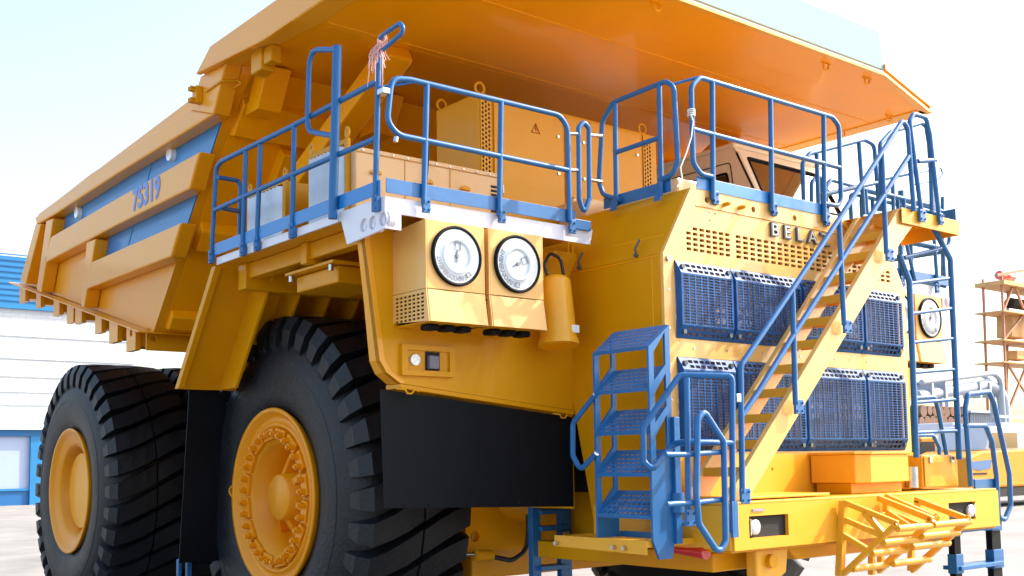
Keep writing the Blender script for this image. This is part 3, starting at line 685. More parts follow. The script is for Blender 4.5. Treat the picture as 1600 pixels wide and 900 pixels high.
# side platform under the blue steps
b = MB(); b.box((-2.24, -2.86, 1.385), (-1.66, -1.9, 1.43)); b.prism([(-2.246, -1.89, 1.434), (-2.246, -2.87, 1.434), (-2.246, -2.87, 1.335), (-2.246, -1.89, 1.35)], (.005, 0, 0)); b.build('side_step_plate', YEL2, bum, .004)
for y in (-1.93, -2.55, -2.66): MB().cyl((-2.25, y, 1.375), (-2.28, y, 1.375), .016, n=8).build('plate_bolt', STEEL, bum)

# ================================================================== FOLDED FRAMES in front of the bumper
ff = part('folding_frame')
def ffp(u, v, y=-3.45): return at(u, v, 'Y', y)
YB = -3.27
X1, X2, X3, X4 = (at(u, v, 'Y', YB).x for u, v in ((1318, 784), (1372, 779), (1386, 777), (1430, 781)))
def bars(L, w, x, name, m=YEL2):
    b = MB()
    for (a, c) in L: b.beam(at(*a, 'X', x), at(*c, 'X', x), w, w, (1, 0, 0))
    return b.build(name, m, ff, .004)
bars([((1318, 782), (1312, 900))], .055, X1, 'frame_post')
bars([((1318, 784), (1402, 818)), ((1402, 818), (1318, 897)), ((1321, 812), (1381, 838)), ((1318, 836), (1354, 858)), ((1350, 800), (1382, 836))], .042, X1, 'side_truss')
bars([((1372, 778), (1458, 812)), ((1458, 812), (1372, 893)), ((1386, 800), (1420, 822))], .046, X2, 'side_truss')
bars([((1384, 775), (1464, 810)), ((1388, 800), (1440, 822)), ((1385, 778), (1384, 800))], .042, X3, 'side_truss')
bars([((1430, 780), (1514, 812)), ((1514, 812), (1424, 892)), ((1434, 782), (1434, 800))], .046, X4, 'side_truss')
for (a, xa, c, xc) in (((1402, 826), X1, (1440, 818), X2), ((1380, 848), X1, (1428, 838), X2), ((1362, 865), X1, (1412, 857), X2),
       ((1458, 820), X2, (1506, 814), X4), ((1440, 838), X2, (1484, 832), X4), ((1425, 855), X2, (1464, 850), X4),
       ((1332, 889), X1, (1364, 884), X2), ((1395, 881), X2, (1426, 876), X4)):
    p0_, p1_ = at(*a, 'X', xa), at(*c, 'X', xc); p1_.y = p0_.y; p1_.z = p0_.z
    MB().tube([p0_, p1_], .027).build('cross_tube', YEL2, ff)
for sg, x in ((((1362, 868), (1362, 898)), X2), (((1376, 868), (1376, 885)), X2), (((1424, 858), (1423, 892)), X4)): bars([sg], .045, x, 'frame_leg')
for u, v, x in ((1403, 819, X1), (1455, 811, X2), (1466, 808, X3), (1515, 810, X4)):
    p = at(u, v, 'X', x); MB().tube([p+Vector((-.03, .022*cos(a), .022*sin(a))) for a in [2*pi*i/12 for i in range(12)]], .008, closed=True, n=6).build('frame_eye', YEL2, ff)

# ================================================================== STAIRS
st = part('front_stairs')
SYF, SYB = -3.14, -2.70
stp = Vector((.78, SYF, 4.06))
def stringer(y, yw, name):
    P = [(-1.72, 1.695), (-1.47, 1.695), (-.39, 2.76), (.68, 3.82), (.92, 4.02), (.92, 4.13), (.68, 4.13), (.36, 3.79), (-.65, 2.76)]
    return MB().prism([Vector((x, y, z)) for x, z in P], (0, yw, 0)).build(name, MASKP, st, .006)
stringer(SYF, .05, 'stringer'); stringer(SYB, -.05, 'stringer')
nst = 11
for i in range(nst):
    z = 1.90+i*.2; x = -1.38+(z-1.9)*1.01
    p = Vector((x, 0, z))
    b = MB()
    b.plate(rect(p.x-.10, SYF+.052, p.x+.12, SYB-.052), [circ(p.x-.06+.06*j, SYF+.11+.05*k, .012, 6) for j in range(3) for k in range(6)], .005, lambda q, r_, tt: Vector((q, r_, p.z+.03-tt)))
    b.box((p.x-.115, SYF+.051, p.z-.035), (p.x-.101, SYB-.051, p.z+.032)); b.box((p.x+.121, SYF+.051, p.z-.02), (p.x+.13, SYB-.051, p.z+.032)); b.build('tread', YEL2, st)
# landing
Lx0, Lx1, Lz = .70, 1.62, 4.13
b = MB(); b.plate(rect(Lx0, -3.16, Lx1, -2.58), [circ(Lx0+.08+.08*j, -3.1+.08*k, .014, 6) for j in range(8) for k in range(6)], .006, lambda p, q, t: Vector((p, q, Lz-t))); b.build('landing_plate', YEL, st)
b = MB(); b.box((Lx0-.02, -3.17, Lz-.13), (Lx1, -3.162, Lz+.005)); b.box((Lx1, -3.17, Lz-.13), (Lx1+.01, -2.58, Lz+.005)); b.build('landing_skirt', YEL2, st, .003)
MB().prism([(Lx0, -2.6, Lz-.008), (Lx1, -2.6, Lz-.008), (Lx1, -2.6, Lz-.05), (.95, -2.6, Lz-.2), (Lx0, -2.6, Lz-.05)], (0, .03, 0)).build('landing_bracket', YEL2, st, .003)
RR_ = .0215
def rail(name, pts, y=None, x=None, fil=.08, r=RR_, parent=None, m=BLU, closed=False):
    P = [(at(*p, 'Y', y) if y is not None else at(*p, 'X', x)) if not isinstance(p, Vector) else p for p in pts]
    return MB().tube(P, r, fil, closed).build(name, m, parent)
def foot(p, parent, d=Vector((0, -1, 0)), w=.05):
    """bolted rail foot: small bent plate with four bolts"""
    d = Vector(d); s_ = Vector((-d.y, d.x, 0))
    b = MB(); c = p+d*.012
    b.prism([c-s_*w+Vector((0, 0, -.055)), c+s_*w+Vector((0, 0, -.055)), c+s_*w+Vector((0, 0, .055)), c-s_*w+Vector((0, 0, .055))], d*.022)
    for i in (-1, 1):
        for j in (-1, 1): q = c+s_*(w*.62*i)+Vector((0, 0, .03*j)); b.cyl(q+d*.02, q+d*.034, .009, n=8)
    return b.build('rail_foot', BLU, parent, .003)
sr = part('stair_handrail')
SR = -3.19
rail('top_rail', [(1160, 770), (1157, 572), (1240, 449), (1310, 344), (1410, 188), (1418, 200), (1428, 330)], y=SR, parent=sr, fil=.07)
rail('mid_rail', [(1159, 650), (1185, 612), (1242, 520), (1316, 405), (1420, 244)], y=SR, parent=sr, fil=.05)
for a, c in (((1238, 450), (1243, 632)), ((1311, 345), (1319, 508)), ((1378, 238), (1385, 396))):
    rail('rail_post', [a, c], y=SR, parent=sr)
for u, v in ((1160, 775), (1244, 636), (1320, 511), (1386, 399)):
    foot(ffp(u, v, SR+.02), sr)
# landing rails
lr = part('landing_handrail')
rail('side_loop', [(1440, 335), (1421, 190), (1427, 178), (1447, 184), (1453, 210), (1468, 345)], y=-3.18, parent=lr, fil=.05)
rail('side_loop', [(1462, 250), (1434, 252)], y=-3.18, parent=lr)
rail('rail_post', [(1447, 196), (1454, 240), (1456, 330)], y=-2.9, parent=lr)
rail('back_loop', [(1378, 330), (1375, 225), (1392, 206), (1440, 192), (1450, 200), (1458, 330)], y=-2.62, parent=lr, fil=.06)
rail('mid_rail', [(1376, 280), (1462, 262)], y=-2.62, parent=lr)
foot(ffp(1437, 338, -3.17), lr, w=.045); foot(ffp(1466, 343, -3.17), lr, w=.03)
P = [ffp(1440, 320, -3.18), ffp(1464, 328, -3.18), ffp(1464, 345, -3.18), ffp(1440, 338, -3.18)]
b = MB(); b.box((Lx1-.03, -3.16, Lz+.0), (Lx1-.02, -2.6, Lz+.12)); b.build('toe_board', BLU, lr, .003)

# right hand vertical ladder from bumper to landing
ld = part('front_ladder')
LY = -3.04
rail('ladder_rail', [(1405, 398), (1421, 440), (1432, 715)], y=LY, parent=ld, fil=.05, r=.027)
rail('ladder_rail', [(1460, 358), (1485, 405), (1499, 718)], y=LY, parent=ld, fil=.05, r=.027)
for (a, c) in (((1413, 402), (1470, 388)), ((1420, 443), (1482, 435)), ((1425, 490), (1486, 482)), ((1427, 535), (1489, 529)), ((1430, 582), (1493, 577)), ((1430, 629), (1495, 624)), ((1432, 676), (1497, 673))):
    rail('rung', [a, c], y=LY, parent=ld, r=.016)
# bumper right end handrails and hanging steps
er = part('bumper_handrail')
rail('loop', [(1517, 760), (1508, 640), (1512, 616), (1545, 612), (1553, 630), (1577, 740), (1579, 790), (1570, 812), (1560, 808), (1557, 745), (1550, 690), (1540, 665), (1508, 665)], y=-3.16, parent=er, fil=.05, r=.024)
rail('loop', [(1428, 712), (1425, 640), (1430, 622), (1460, 620), (1466, 640), (1480, 715)], y=-2.0, parent=er, fil=.06, r=.024)
rail('loop', [(1430, 690), (1432, 680), (1458, 680), (1468, 700), (1468, 716)], y=-2.2, parent=er, fil=.05, r=.02)
b = MB(); p0, p1 = ffp(1520, 749, -3.12), ffp(1557, 766, -3.12); b.box((p0.x, -3.14, p1.z), (p1.x, -3.12, p0.z)); b.build('toe_plate', BLU, er, .003)
hs = part('hanging_steps')
for xx in ((1487, 1497), (1546, 1560)):
    a, c = ffp(xx[0], 828, -3.1), ffp(xx[1], 828, -3.1)
    MB().box((a.x, -3.12, .55), (c.x, -3.06, 1.36)).build('rubber_strap', RUB, hs, .004)
    for zz in (1.34, 1.08, 1.0, .72, .64):
        MB().box((a.x-.008, -3.135, zz-.045), (c.x+.008, -3.05, zz+.045)).build('step_bracket', BLU, hs, .004)
for zz in (1.33, 1.0, .66):
    a, c = ffp(1490, 828, -3.1), ffp(1556, 828, -3.1)
    MB().box((a.x, -3.16, zz-.018), (c.x, -2.98, zz+.018)).build('step_bar', BLU, hs, .004)
# mirrored small ladder hanging below the truck, seen under the flap
ul = part('underbody_ladder')
for (u0, u1) in ((829, 842), (873, 890)):
    a, c = at(u0, 850, 'Y', -.9), at(u1, 850, 'Y', -.9)
    MB().box((a.x, -.93, .9), (c.x, -.87, 1.85)).build('ladder_side', BLU, ul, .004)
for v in (800, 826, 852, 888):
    a, c = at(838, v, 'Y', -.9), at(880, v, 'Y', -.9); MB().box((a.x, -.98, a.z-.02), (c.x, -.82, a.z+.02)).build('ladder_step', BLU, ul, .004)
cl = at(884, 834, 'Y', -.95); MB().box(cl-Vector((.03, .02, .02)), cl+Vector((.03, .02, .02))).build('hose_clamp', STEEL, ul, .003)
for (u0, u1) in ((279, 284), (293, 300)):
    a, c = at(u0, 880, 'Y', 2.6), at(u1, 880, 'Y', 2.6)
    MB().box((a.x, 2.6, .4), (c.x, 2.66, 1.06)).build('ladder_side', BLU, ul, .003)
a, c = at(281, 876, 'Y', 2.6), at(298, 876, 'Y', 2.6); MB().box((a.x, 2.58, a.z-.02), (c.x, 2.64, a.z+.02)).build('ladder_step', BLU, ul)

# ================================================================== BLUE SIDE STEPS (left of the bumper)
bs = part('side_steps')
XN, XI = -2.2, -1.98
def treadp(u, v, x): return at(u, v, 'X', x)
TR = [((928, 552), (1010, 540), (957, 518), (1033, 506)), ((930, 614), (1010, 605), (955, 581), (1033, 572)), ((932, 677), (1010, 673), (957, 643), (1033, 638)),
      ((932, 740), (1012, 740), (957, 708), (1033, 705)), ((933, 804), (1014, 806), (957, 769), (1033, 768))]
yA, yB = -2.33, -2.87
for q in TR:
    a, b_ = treadp(*q[0], XN), treadp(*q[1], XN); z = (a.z+b_.z)/2
    dz = .17
    L = sqrt((XI-XN)**2+dz**2)
    fn = lambda p, r_, t, z=z: Vector((XN+(XI-XN)*r_/L + t*.6, p, z+dz*r_/L - t*.6))
    holes = []
    for i in range(9):
        for j in range(5):
            y = yA-.05-.052*i-.012*j; r_ = .03+.048*j
            if y > yB+.03: holes.append(circ(y, r_, .017, 8, .012))
    b = MB(); b.plate(rect(yB, 0, yA, L), holes, .006, fn)
    b.box((XN-.004, yB, z-.022), (XN+.006, yA, z+.004)); b.build('tread', BLU, bs)
zt, zb = treadp(*TR[0][0], XN).z, 1.44
def side_plate(y, th, full):
    out = [(XN, zb if not full else 1.36), (XN, zt), (XI, zt+.17), (XI, zb if not full else 1.36)]
    if full: out = [(XN, 1.43), (XN, zt), (XI, zt+.17), (XI, 1.43), (XI-.03, 1.30), (XN+.06, 1.30)]
    hol = []
    for q in TR[:3]:
        z = treadp(*q[0], XN).z
        hol.append([(XN+.05, z-.24), (XN+.05, z-.035), (XI-.05, z+.115), (XI-.05, z-.12)])
    b = MB(); b.plate(out, hol, th, lambda p, q, t: Vector((p, y+t, q)))
    return b.build('side_plate', BLU, bs, .004)
side_plate(yB-.02, .02, True)
def side_plate2():
    out = [(XN, 1.40), (XN, zt), (XI, zt+.17), (XI, 1.40)]
    hol = []
    for q in TR[:4]:
        z = treadp(*q[0], XN).z
        hol.append([(XN+.05, z-.24), (XN+.05, z-.035), (XI-.04, z+.125), (XI-.04, z-.10)])
    hol.append([(XN+.04, 1.53), (XN+.04, 1.56), (XI-.04, 1.72), (XI-.04, 1.60)]) if False else None
    return MB().plate(out, hol, .02, lambda p, q, t: Vector((p, yA+t, q))).build('side_plate', BLU, bs, .004)
side_plate2()
b = MB(); b.box((XI-.01, yB-.05, 1.40), (XI+.05, yB+.02, 2.3)); b.build('hinge_post', BLU, bs, .004)
MB().cyl((XI+.02, yB-.03, 1.62), (XI+.02, yB-.03, 1.76), .05, n=16).build('hinge_barrel', BLU, bs, .004)
MB().box((XI+.0, yA+.0, 1.42), (XI+.04, yB, 1.47)).build('base_bar', BLU, bs, .004)
MB().cyl((XI+.05, yB+.0, 1.54), (XI+.2, yB+.0, 1.54), .02, n=12).build('hinge_pin', BLU, bs)
# grab loops of the steps
rail('grab_loop', [(930, 617), (895, 662), (895, 712), (907, 735), (932, 708)], x=XN-.02, parent=bs, fil=.06)
sh = part('bumper_corner_handrail')
# front loop: grab + top rail running to the gate
rail('grab_loop', [Vector((-2.2, -2.93, 2.66)) if False else (1143, 560)], y=-3.2, parent=sh) if False else None
GYc = -3.0
P = [at(1145, 832, 'Y', -3.24), at(1144, 600, 'Y', -3.24), at(1143, 588, 'Y', -3.24), at(1062, 586, 'X', -2.0), at(1005, 668, 'X', -2.30), at(1006, 722, 'X', -2.30), at(1019, 734, 'X', -2.28), at(1054, 692, 'X', -2.0), at(1078, 691, 'Y', -3.2), at(1146, 692, 'Y', -3.24)]
MB().tube(P, .0225, .06).build('loop_rail', BLU, sh)
rail('rail_post', [(1073, 590), (1076, 800)], y=-3.18, parent=sh)
foot(at(1075, 809, 'Y', -3.2), sh, w=.05)
P = [at(1088, 770, 'Y', -3.3), at(1090, 655, 'Y', -3.3), at(1100, 642, 'Y', -3.3), at(1131, 690, 'Y', -3.3), at(1134, 845, 'Y', -3.3), at(1126, 860, 'Y', -3.3), at(1118, 858, 'Y', -3.3), at(1092, 818, 'Y', -3.3)]
MB().tube(P, .0225, .05, closed=True).build('gate_loop', BLU, sh)
rail('gate_bar', [(1040, 710), (1075, 710), (1130, 706)], y=-3.27, parent=sh, r=.019)
rail('gate_bar', [(1042, 788), (1090, 785), (1132, 780)], y=-3.27, parent=sh, r=.019)
b = MB(); p = at(1148, 815, 'Y', -3.25); b.box(p-Vector((.035, .01, .11)), p+Vector((.03, .012, .14))); b.build('gate_bracket', BLU, sh, .003)
p = at(1151, 622, 'Y', -3.24); MB().box(p-Vector((.02, .02, .03)), p+Vector((.03, .02, .03))).build('gate_latch', STEEL, sh, .006)

# ================================================================== DECK HANDRAILS
hr = part('deck_handrail')
def mir(name, pts, r=RR_, fil=.08, closed=False, mirror=True, m=BLU):
    MB().tube(pts, r, fil, closed).build(name, m, hr)
    if mirror: MB().tube([Vector((-p.x, p.y, p.z)) for p in pts], r, fil, closed).build(name, m, hr)
SX = DX-.03
mir('top_rail', [at(330, 408, 'X', SX), at(338, 262, 'X', SX), at(346, 252, 'X', SX), at(459, 196, 'X', SX), at(590, 127, 'X', SX)])
mir('mid_rail', [at(336, 328, 'X', SX), at(454, 274, 'X', SX), at(588, 216, 'X', SX)])
for a, c in (((384, 236), (379, 396)), ((407, 226), (401, 388)), ((460, 196), (456, 368))):
    mir('rail_post', [at(*a, 'X', SX), at(*c, 'X', SX)])
mir('corner_post', [at(592, 78, 'X', SX), at(586, 326, 'X', SX)], r=.021)
mir('gate_post', [at(527, 72, 'X', SX-.03), at(520, 342, 'X', SX-.03)], r=.036)
mir('swing_gate', [at(527, 78, 'X', SX-.03), at(484, 77, 'X', SX-.03), at(480, 205, 'X', SX-.03), at(524, 213, 'X', SX-.03)], fil=.12, mirror=False)
mir('end_loop', [at(340, 277, 'X', SX), at(372, 282, 'X', SX+.25), at(376, 292, 'X', SX+.27), at(374, 372, 'X', SX+.27)])
mir('end_loop_bar', [at(346, 325, 'X', SX), at(374, 330, 'X', SX+.27)])
mir('raised_loop', [at(594, 60, 'X', SX), at(598, 55, 'X', SX), at(625, 36, 'X', SX-.0), at(630, 42, 'X', SX-.0), at(628, 52, 'X', SX), at(598, 78, 'X', SX)], fil=.04, r=.016, mirror=False)
for a in ((330, 408), (379, 396), (401, 388), (456, 368), (587, 326)):
    p = at(*a, 'X', SX)
    for s_ in (-1, 1):
        b = MB(); b.box((s_*3.738, p.y-.035, p.z-.02), (s_*3.775, p.y+.035, p.z+.10)); b.cyl((s_*3.77, p.y-.02, p.z+.06), (s_*3.79, p.y-.02, p.z+.06), .009, n=8); b.cyl((s_*3.77, p.y-.02, p.z+.0), (s_*3.79, p.y-.02, p.z+.0), .009, n=8); b.build('rail_foot', BLU, hr, .004)
for s_ in (-1, 1):
    b = MB(); b.box((s_*3.75, .42, DZ+.015), (s_*3.758, .95, DZ+.12)); b.build('toe_board', BLUL, hr)
    MB().box((s_*3.75, -1.83, DZ+.015), (s_*3.757, .34, DZ+.12)).build('toe_board', BLUL, hr, .002)
    MB().box((s_*3.74, DY-.025, DZ+.02), (s_*1.95, DY-.018, DZ+.125)).build('toe_board', BLU, hr, .002)
FY = DY-.04
mir('front_top_rail', [at(890, 345, 'Y', FY), at(887, 200, 'Y', FY), at(875, 180, 'Y', FY), at(640, 124, 'Y', FY), at(612, 122, 'Y', FY), at(605, 190, 'Y', FY), at(622, 211, 'Y', FY), at(888, 266, 'Y', FY)], fil=.14)
for a, c in (((667, 131), (662, 318)), ((783, 159), (780, 338))):
    mir('rail_post', [at(*a, 'Y', FY), at(*c, 'Y', FY)])
for a in ((663, 322), (781, 338), (891, 355)):
    p = at(*a, 'Y', DY-.02)
    foot(p, hr, w=.032); foot(Vector((-p.x, p.y, p.z)), hr, w=.032)
mir('chain_loop', [at(912, 334, 'Y', FY), at(905, 310, 'Y', FY), at(904, 200, 'Y', FY), at(912, 190, 'Y', FY), at(920, 200, 'Y', FY), at(921, 310, 'Y', FY)], fil=.04, closed=True, mirror=False)
for a, c in (((890, 209), (904, 209)), ((890, 266), (904, 266)), ((921, 211), (940, 212)), ((921, 281), (940, 284))):
    p, q = at(*a, 'Y', FY), at(*c, 'Y', FY); MB().cyl(p, q, .014, n=8).build('rail_coupling', STEEL, hr)
mir('brace_bar', [at(592, 137, 'X', SX), at(645, 128, 'Y', FY)], r=.012, mirror=False)
p = at(598, 144, 'X', SX); MB().box(p-Vector((.03, .05, .02)), p+Vector((.03, .03, .02))).build('rail_coupling', STEEL, hr, .004)
MB().cyl(at(619, 214, 'Y', FY), at(618, 222, 'Y', FY), .018, n=10).build('rail_coupling', STEEL, hr)
MB().box((-1.97, DY-.03, DZ-.02), (-1.79, DY-.0, DZ+.06)).build('rail_plate', BLU, hr, .003)
# rails on the hood, left flank
HXr = -1.42
hp = [at(970, 312, 'X', HXr), at(943, 305, 'X', HXr), at(936, 285, 'X', HXr), at(941, 190, 'X', HXr), at(958, 160, 'X', HXr), at(1040, 127, 'X', HXr), at(1053, 135, 'X', HXr), at(1059, 250, 'X', HXr), at(1052, 273, 'X', HXr), at(1030, 282, 'X', HXr)]
mir('hood_loop', hp, fil=.10, mirror=False)
for a, c in (((961, 158), (963, 322)), ((1030, 133), (1033, 305))):
    mir('rail_post', [at(*a, 'X', HXr), at(*c, 'X', HXr)], mirror=False)
mir('mid_rail', [at(963, 238, 'X', HXr), at(1031, 215, 'X', HXr)], mirror=False)
a, c = at(940, 300, 'X', HXr), at(1045, 285, 'X', HXr)
MB().box((HXr+.02, a.y, ZT-.01), (HXr+.028, c.y, ZT+.085)).build('toe_board', BLU, hr, .002)
for a in ((963, 322), (1032, 306)):
    p = at(*a, 'X', HXr); b = MB(); b.prism([p+Vector((-.02, .035, .06)), p+Vector((-.02, -.035, .06)), p+Vector((-.05, -.035, -.05)), p+Vector((-.05, .035, -.05))], (.02, 0, .01)); b.build('rail_foot', BLU, hr, .004)
# rails over the mask
RY = MY-.03
hp = [at(1112, 276, 'Y', RY), at(1095, 272, 'Y', RY), at(1083, 255, 'Y', RY), at(1080, 135, 'Y', RY), at(1093, 121, 'Y', RY), at(1300, 183, 'Y', RY), at(1311, 196, 'Y', RY), at(1314, 312, 'Y', RY), at(1309, 322, 'Y', RY), at(1288, 318, 'Y', RY)]
mir('mask_loop', hp, fil=.10, mirror=False)
mir('mid_rail', [at(1083, 202, 'Y', RY), at(1312, 262, 'Y', RY)], mirror=False)
for a, c in (((1113, 128), (1114, 312)), ((1204, 154), (1206, 330)), ((1287, 180), (1288, 346))):
    mir('rail_post', [at(*a, 'Y', RY), at(*c, 'Y', RY)], mirror=False)
    p = at(c[0], c[1]-2, 'Y', MY+.01); foot(p, hr, w=.035)
mir('brace_bar', [at(1050, 132, 'X', HXr), at(1090, 121, 'Y', RY)], r=.012, mirror=False)
a, c = at(1092, 280, 'Y', RY), at(1300, 320, 'Y', RY)
MB().box((a.x, RY+.022, ZT+.0), (c.x, RY+.03, ZT+.10)).build('toe_board', BLUL, hr, .002)
# rails of the right deck (cab side) seen through the others
def rp(*q): return Vector(q)
mir('far_loop', [rp(1.9, DY, 3.87), rp(1.9, DY, 4.70), rp(3.66, DY, 4.70), rp(3.66, DY, 3.87)], mirror=False)
mir('far_mid_rail', [rp(1.9, DY, 4.30), rp(3.66, DY, 4.30)], mirror=False)
for x in (2.3, 3.0): mir('rail_post', [rp(x, DY, 3.87), rp(x, DY, 4.7)], mirror=False)
# upper rails beside the cab
def farrail(pts, y, nm='far_rail'): mir(nm, [at(u, v, 'Y', y) for u, v in pts], mirror=False, fil=.08)
farrail([(1256, 328), (1254, 255), (1265, 240), (1350, 218), (1366, 226), (1374, 330)], -2.3, 'far_loop')
farrail([(1276, 241), (1279, 330)], -2.3); farrail([(1342, 222), (1350, 335)], -2.3); farrail([(1282, 305), (1372, 285)], -2.3)
farrail([(1268, 330), (1268, 285), (1278, 274), (1283, 280), (1285, 325)], -2.0, 'far_loop')
farrail([(1292, 330), (1290, 292), (1298, 281), (1350, 295), (1460, 322)], -2.0, 'far_loop')
farrail([(1352, 295), (1355, 335)], -2.0); farrail([(1412, 308), (1413, 335)], -2.0); farrail([(1395, 285), (1396, 330)], -2.0)
farrail([(1410, 345), (1416, 380), (1430, 440)], -1.9); farrail([(1445, 340), (1440, 380), (1420, 372), (1408, 385)], -1.9, 'far_loop')
# mirror bracket wires on the far side
mir('wire_bracket', [at(1424, 272, 'Y', -2.7), at(1470, 262, 'Y', -2.7), at(1473, 272, 'Y', -2.7), at(1465, 282, 'Y', -2.7), at(1430, 288, 'Y', -2.7)], r=.008, fil=.03, mirror=False)

# ================================================================== EQUIPMENT ON THE DECK
cabn = part('power_cabinet')
CYf, CYb, CZt = -.80, -.15, 5.25
b = MB(); b.box((-2.09, CYf, DZ), (.16, CYb, CZt)); b.build('cabinet_body', YEL, cabn, .012)
for (x0, x1) in ((-2.075, -1.96), (-.04, .07)):
    b = MB(); hh = []
    nz = 26
    for i in range(3):
        for j in range(nz):
            cx, cz = x0+.022+i*.035, 4.15+j*.04+(.02 if i % 2 else 0); hh.append([(cx-.015, cz), (cx, cz-.018), (cx+.015, cz), (cx, cz+.018)])
    b.plate(rect(x0, 4.1, x1, 5.23), hh, .008, lambda p, q, t: Vector((p, CYf-.012+t, q))); b.build('vent_mesh', YEL, cabn)
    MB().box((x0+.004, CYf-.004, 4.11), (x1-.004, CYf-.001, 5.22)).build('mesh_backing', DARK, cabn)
for (x0, x1) in ((-1.93, -1.12), (-1.08, -.80), (-.76, -.08)):
    MB().box((x0, CYf-.016, DZ+.05), (x1, CYf-.002, CZt-.03)).build('cabinet_door', YEL, cabn, .004)
    for zz in (4.25, 4.65, 5.0):
        MB().cyl((x1-.06, CYf-.03, zz), (x1-.06, CYf-.016, zz), .014, n=8).build('door_lock', STEEL, cabn)
    MB().tube([(x0+.07, CYf-.016, 4.35), (x0+.07, CYf-.045, 4.36), (x0+.07, CYf-.045, 4.44), (x0+.07, CYf-.016, 4.45)], .006, .01, n=6).build('door_handle', STEEL, cabn)
for x, z in ((-1.45, 5.03), (-.42, 5.03)):
    t = .05
    b = MB(); b.tube([(x-t, CYf-.02, z-t*.8), (x+t, CYf-.02, z-t*.8), (x, CYf-.02, z+t*.9)], .005, closed=True, n=4); b.tube([(x, CYf-.02, z-.02), (x+.008, CYf-.02, z), (x-.006, CYf-.02, z+.002), (x, CYf-.02, z+.022)], .004, n=4); b.build('warning_triangle', MARK, cabn)
for x, y in ((-2.06, -.78), (-2.06, -.2), (-.02, -.78)):
    MB().tube([Vector((x+.05*cos(a), y, CZt+.045+.05*sin(a))) for a in [2*pi*i/14 for i in range(14)]], .012, closed=True).build('lifting_ring', YEL, cabn)
lb = part('resistor_box')
b = MB(); b.box((-3.46, -1.0, DZ), (-2.03, -.25, 4.47)); b.build('box_body', CREAM, lb, .01)
MB().box((-3.46, -1.012, 4.44), (-2.04, -.99, 4.475)).build('box_lip', CREAM, lb, .003)
for x in (-3.0, -2.55): MB().box((x-.003, -1.004, DZ+.01), (x+.003, -1.001, 4.44)).build('box_joint', YEL, lb)
for x in (-3.28, -2.78, -2.4): MB().prism([Vector((x+.05*cos(a), -1.002, 4.28+.035*sin(a))) for a in [pi*i/8 for i in range(9)]], (0, -.02, 0)).build('lifting_tab', YEL, lb)
for i in range(12): MB().box((-2.12, -1.006, 3.95+.036*i), (-2.05, -1.002, 3.968+.036*i)).build('vent_slot', DARK, lb)
for x in [-3.4+.14*i for i in range(10)]: MB().cyl((x, -1.02, 4.455), (x, -1.011, 4.455), .008, n=6).build('box_bolt', STEEL, lb)
MB().tube([(-2.83, -1.02, 4.72), (-2.80, -1.06, 4.55), (-2.80, -1.03, 4.35), (-2.84, -1.04, 4.1)], .007, .1, n=6).build('cable', HOSE, lb)
def louvre_box(y0, y1, zt_, name):
    g = part(name)
    MB().box((-3.46, y0, DZ), (-2.3, y1, zt_-.02)).build('box_body', YEL, g, .008) if name == 'louvre_box' and y0 > 0 else None
    n = 9; w = (y1-y0-.12)/n
    b = MB()
    for i in range(n):
        ya = y0+.06+i*w
        b.add([(-3.475, ya, DZ+.02), (-3.53, ya+w*.5, DZ+.02), (-3.475, ya+w, DZ+.02), (-3.475, ya, zt_-.06), (-3.53, ya+w*.5, zt_-.06), (-3.475, ya+w, zt_-.06)], [(0, 1, 4, 3), (1, 2, 5, 4)])
    b.build('louvre', ALU, g)
    b = MB(); b.box((-3.49, y0, DZ), (-3.462, y0+.05, zt_)); b.box((-3.49, y1-.05, DZ), (-3.462, y1, zt_)); b.box((-3.49, y0+.05, zt_-.04), (-3.462, y1-.05, zt_)); b.build('louvre_frame', YEL, g, .003)
    for y in (y0+.03, y1-.03):
        MB().plate(circ(y, zt_+.05, .035, 14, .05), [circ(y, zt_+.06, .016, 10)], .015, lambda p, q, t: Vector((-3.48+t, p, q))).build('lifting_tab', YEL, g)
louvre_box(-.93, -.29, 4.56, 'louvre_box'); louvre_box(.12, .86, 4.46, 'louvre_box')

# ================================================================== CAB
cb_ = part('driver_cab')
cx0, cx1, cyf, cyb, cz1 = 1.52, 3.12, -.72, .75, 5.40
slope = .12
prof = [(cyf-.30, DZ), (cyf-.30, 4.72), (cyf, cz1-.06), (cyf+.05, cz1), (cyb, cz1), (cyb, DZ)]
# left side wall with window
pw = [(-.62, 4.78), (-.56, 5.12), (.25, 5.12), (.25, 4.72), (-.60, 4.72)]
for x, th in ((cx0, .04), (cx1, -.04)):
    b = MB(); b.plate(prof, [pw], th, lambda p, q, t: Vector((x+t, p, q))); b.build('cab_side', CABM, cb_, .006)
    b = MB(); b.plate([(p*1.0, q) for p, q in [(-.60, 4.80), (-.545, 5.105), (.24, 5.105), (.24, 4.735), (-.585, 4.735)]], [], .01, lambda p, q, t: Vector((x+t+(.01 if th > 0 else -.02), p, q))); b.build('side_window', GLASS, cb_)
    P = [Vector((x-.006*(1 if th > 0 else -1), p, q)) for p, q in [(-.63, 4.80), (-.57, 5.13), (.26, 5.13), (.26, 4.71), (-.61, 4.71)]]
    b = MB(); b.tube(P, .014, .04, closed=True, n=6); b.build('window_seal', RUB, cb_)
    MB().tube([Vector((x-.004*(1 if th > 0 else -1), p, q)) for p, q in [(-.72, 3.95), (-.70, 4.6), (-.62, 5.24), (.35, 5.24), (.35, 3.95)]], .006, .05, n=6).build('door_seam', RUB, cb_)
